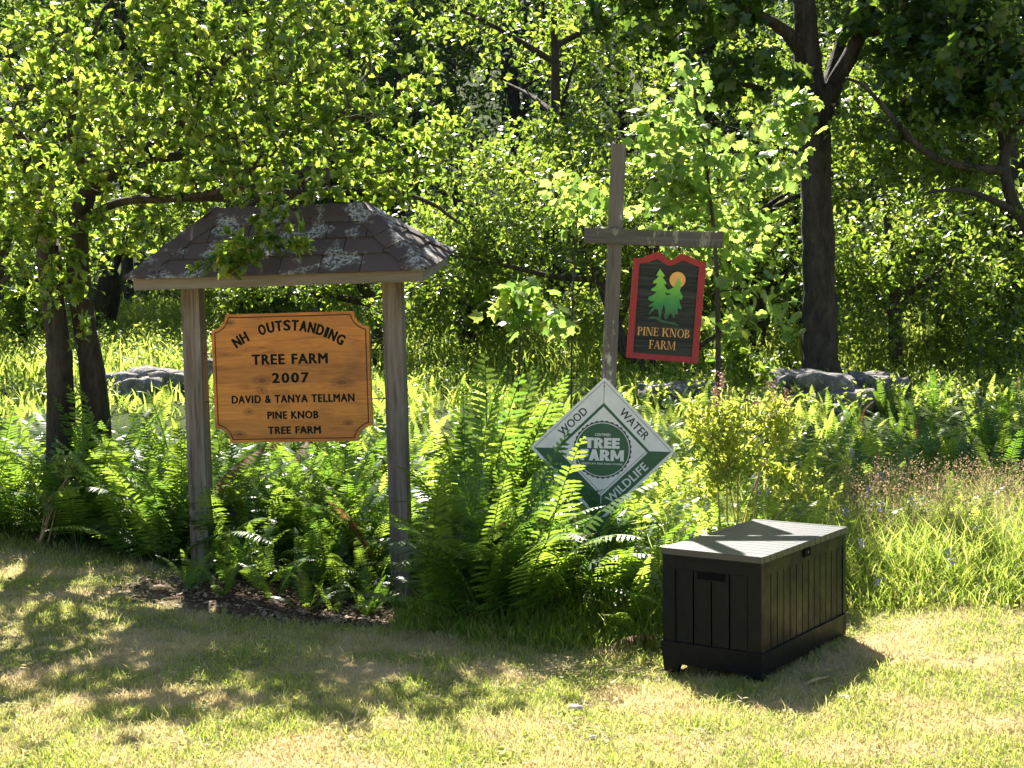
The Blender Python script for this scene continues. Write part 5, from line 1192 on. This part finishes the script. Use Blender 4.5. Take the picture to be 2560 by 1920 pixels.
# purple vetch
def vetch(rng, px_, py_, Y, label):
    c = V3(at(px_, py_, Y)); z0 = G(c[0], Y); t = empty('vetch_flower', (c[0], Y, z0), label=label, cat='flower', group='purple vetch flowers in the meadow')
    h = max(.15, c[2] - z0); v, tt = tube(np.array([[0, 0, 0], [.02, 0, h * .5], [0, 0, h]]), [.002, .002, .0015], 4); obj('stem', mesh_np('stem', v, tt, M_STEM), t)
    k = 22; q = np.stack([.012 * rng.randn(k), .012 * rng.randn(k), h - rng.rand(k) * .06], 1)
    v, tt, _ = leaves(DIAM, q, rng.randn(k, 3) + [0, 0, -.5], rng.randn(k, 3), np.full(k, .02), rng.rand(k)); obj('bloom', mesh_np('bloom', v, tt, M_VETCH), t)
for a in ((2130, 1122, 10.9, 'vetch bloom in the shaded ferns right of the shrub'), (2203, 1178, 10.6, 'brightest purple vetch bloom above the dry grass'), (2172, 1213, 10.3, 'vetch bloom just above and right of the box lid'), (2205, 1256, 9.9, 'vetch bloom near the back corner of the box lid'),
          (2282, 1243, 10.0, 'vetch bloom among the tan seed heads'), (1893, 1213, 10.2, 'vetch bloom left of the box lid below the shrub'), (1920, 1215, 10.2, 'vetch bloom just below the yellow-green shrub'), (2112, 1272, 9.6, 'vetch bloom right above the box lid'),
          (2155, 1345, 9.3, 'vetch bloom beside the back end of the box'), (2368, 1368, 9.3, 'vetch bloom low in the tall grass right of the box'), (2380, 1392, 9.2, 'lower vetch bloom in the tall grass right of the box'), (2197, 1440, 9.1, 'lowest vetch bloom beside the box')):
    vetch(rng, *a)

# ------------------------------------------------------------------ litter, stones and sticks on the ground
q = area(rng, 5200, -3.0, .1, 8.9, 11.2); q = q[rng.rand(len(q)) < litter_amount(q[:, 0], q[:, 1]) * 1.1]; k = len(q); z = gz(q[:, 0], q[:, 1])
P = np.stack([q[:, 0], q[:, 1], z + .012 * rng.rand(k) + .004], 1)
V1, T1_, R1 = leaves(DIAM, P, np.stack([rng.randn(k), rng.randn(k), .15 * rng.randn(k)], 1), rng.randn(k, 3) * .35 + [0, 0, 1], rng.uniform(.02, .07, k), rng.rand(k))
obj('leaf_litter', mesh_np('leaf_litter', V1, T1_, M_LITTER, {'rnd': R1}), label='brown leaf litter and fern scraps under the wooden board', cat='leaf litter', kind='stuff')
def pebble(px_, py_, Y, s, label):
    p_ = at(px_, py_, Y); bm = bmesh.new(); bmesh.ops.create_icosphere(bm, subdivisions=2, radius=1)
    for v in bm.verts: v.co = Vector((v.co.x * s[0], v.co.y * s[1], v.co.z * s[2])) * (1 + .12 * rng.randn())
    o = bm_obj('stone', bm, M_PALE, None, 0, True, label=label, cat='stone'); o.location = (p_.x, p_.y, G(p_.x, p_.y) + s[2] * .6)
M_PALE = plain('pale_stone', (0.50, 0.44, 0.37), 0.9, 0.2, 0.25, 40)
def ground_y(py): return 2.0 / math.tan(math.atan((py - 960) / F) + PITCH)
for a in ((1437, 1752, (.042, .03, .022), 'pale rounded stone on the lawn left of the box'), (1400, 1766, (.018, .014, .012), 'tiny pale stone beside the rounded stone on the lawn'),
          (2112, 1742, (.035, .02, .014), 'pale flat stone on the lawn right of the box front'), (1482, 1830, (.022, .016, .012), 'small tan stone low on the lawn left of the box')):
    pebble(a[0], a[1], ground_y(a[1]), a[2], a[3])
def stick(p0, p1, r_, label, mat):
    a, b = at(p0[0], p0[1], ground_y(p0[1])), at(p1[0], p1[1], ground_y(p1[1]))
    a.z = G(a.x, a.y) + .03; b.z = G(b.x, b.y) + .035; mid_ = (a + b) / 2; mid_.z += .008
    v, t = tube([V3(a), V3(mid_), V3(b)], [r_, r_ * 1.1, r_ * .6], 7); obj('stick', mesh_np('stick', v, t, mat, None, True), label=label, cat='stick')
stick((2010, 1718), (2072, 1703), .008, 'pale stick lying on the grass before the box', M_STALK)
stick((1012, 1600), (1060, 1560), .007, 'grey twig at the edge of the litter by the right post', M_STALK)
# broad-leaved weeds and straw scattered in the lawn
q = area(rng, 520, -4.6, 4.6, 5.6, 10.5); q = q[(q[:, 1] < bank_edge(q[:, 0]) - .05) & (litter_amount(q[:, 0], q[:, 1]) < .5)]; per = 9; k = len(q); t = np.repeat(np.arange(k), per); a = rng.rand(k * per) * 6.28
rr = rng.uniform(.01, .07, k * per); P = np.stack([q[t, 0] + rr * np.cos(a), q[t, 1] + rr * np.sin(a), gz(q[t, 0], q[t, 1]) + rng.uniform(.015, .05, k * per)], 1)
V, T, Rv = leaves(OVAL, P, np.stack([np.cos(a), np.sin(a), .5 * rng.rand(k * per)], 1), np.tile([0, 0, 1.0], (k * per, 1)) + .4 * rng.randn(k * per, 3), rng.uniform(.015, .04, k * per), rng.rand(k * per))
obj('lawn_weeds', mesh_np('lawn_weeds', V, T, M_LAWN, {'rnd': Rv * .25}), label='small clover and broad-leaved weeds scattered through the lawn', cat='weeds', kind='stuff')
q = area(rng, 2600, -4.6, 4.6, 5.4, 11.0); q = q[q[:, 1] < bank_edge(q[:, 0])]; k = len(q); a = rng.rand(k) * 6.28
P = np.stack([q[:, 0], q[:, 1], gz(q[:, 0], q[:, 1]) + rng.uniform(.02, .05, k)], 1)
V, T, Rv = leaves((NEEDLE[0] * [.7, 1, 1], NEEDLE[1]), P, np.stack([np.cos(a), np.sin(a), .25 * rng.randn(k)], 1), np.tile([0, 0, 1.0], (k, 1)), rng.uniform(.06, .16, k), rng.uniform(.5, 1, k))
obj('straw', mesh_np('straw', V, T, M_LITTER, {'rnd': Rv}), label='dry straw clippings lying on the mown grass', cat='straw', kind='stuff')
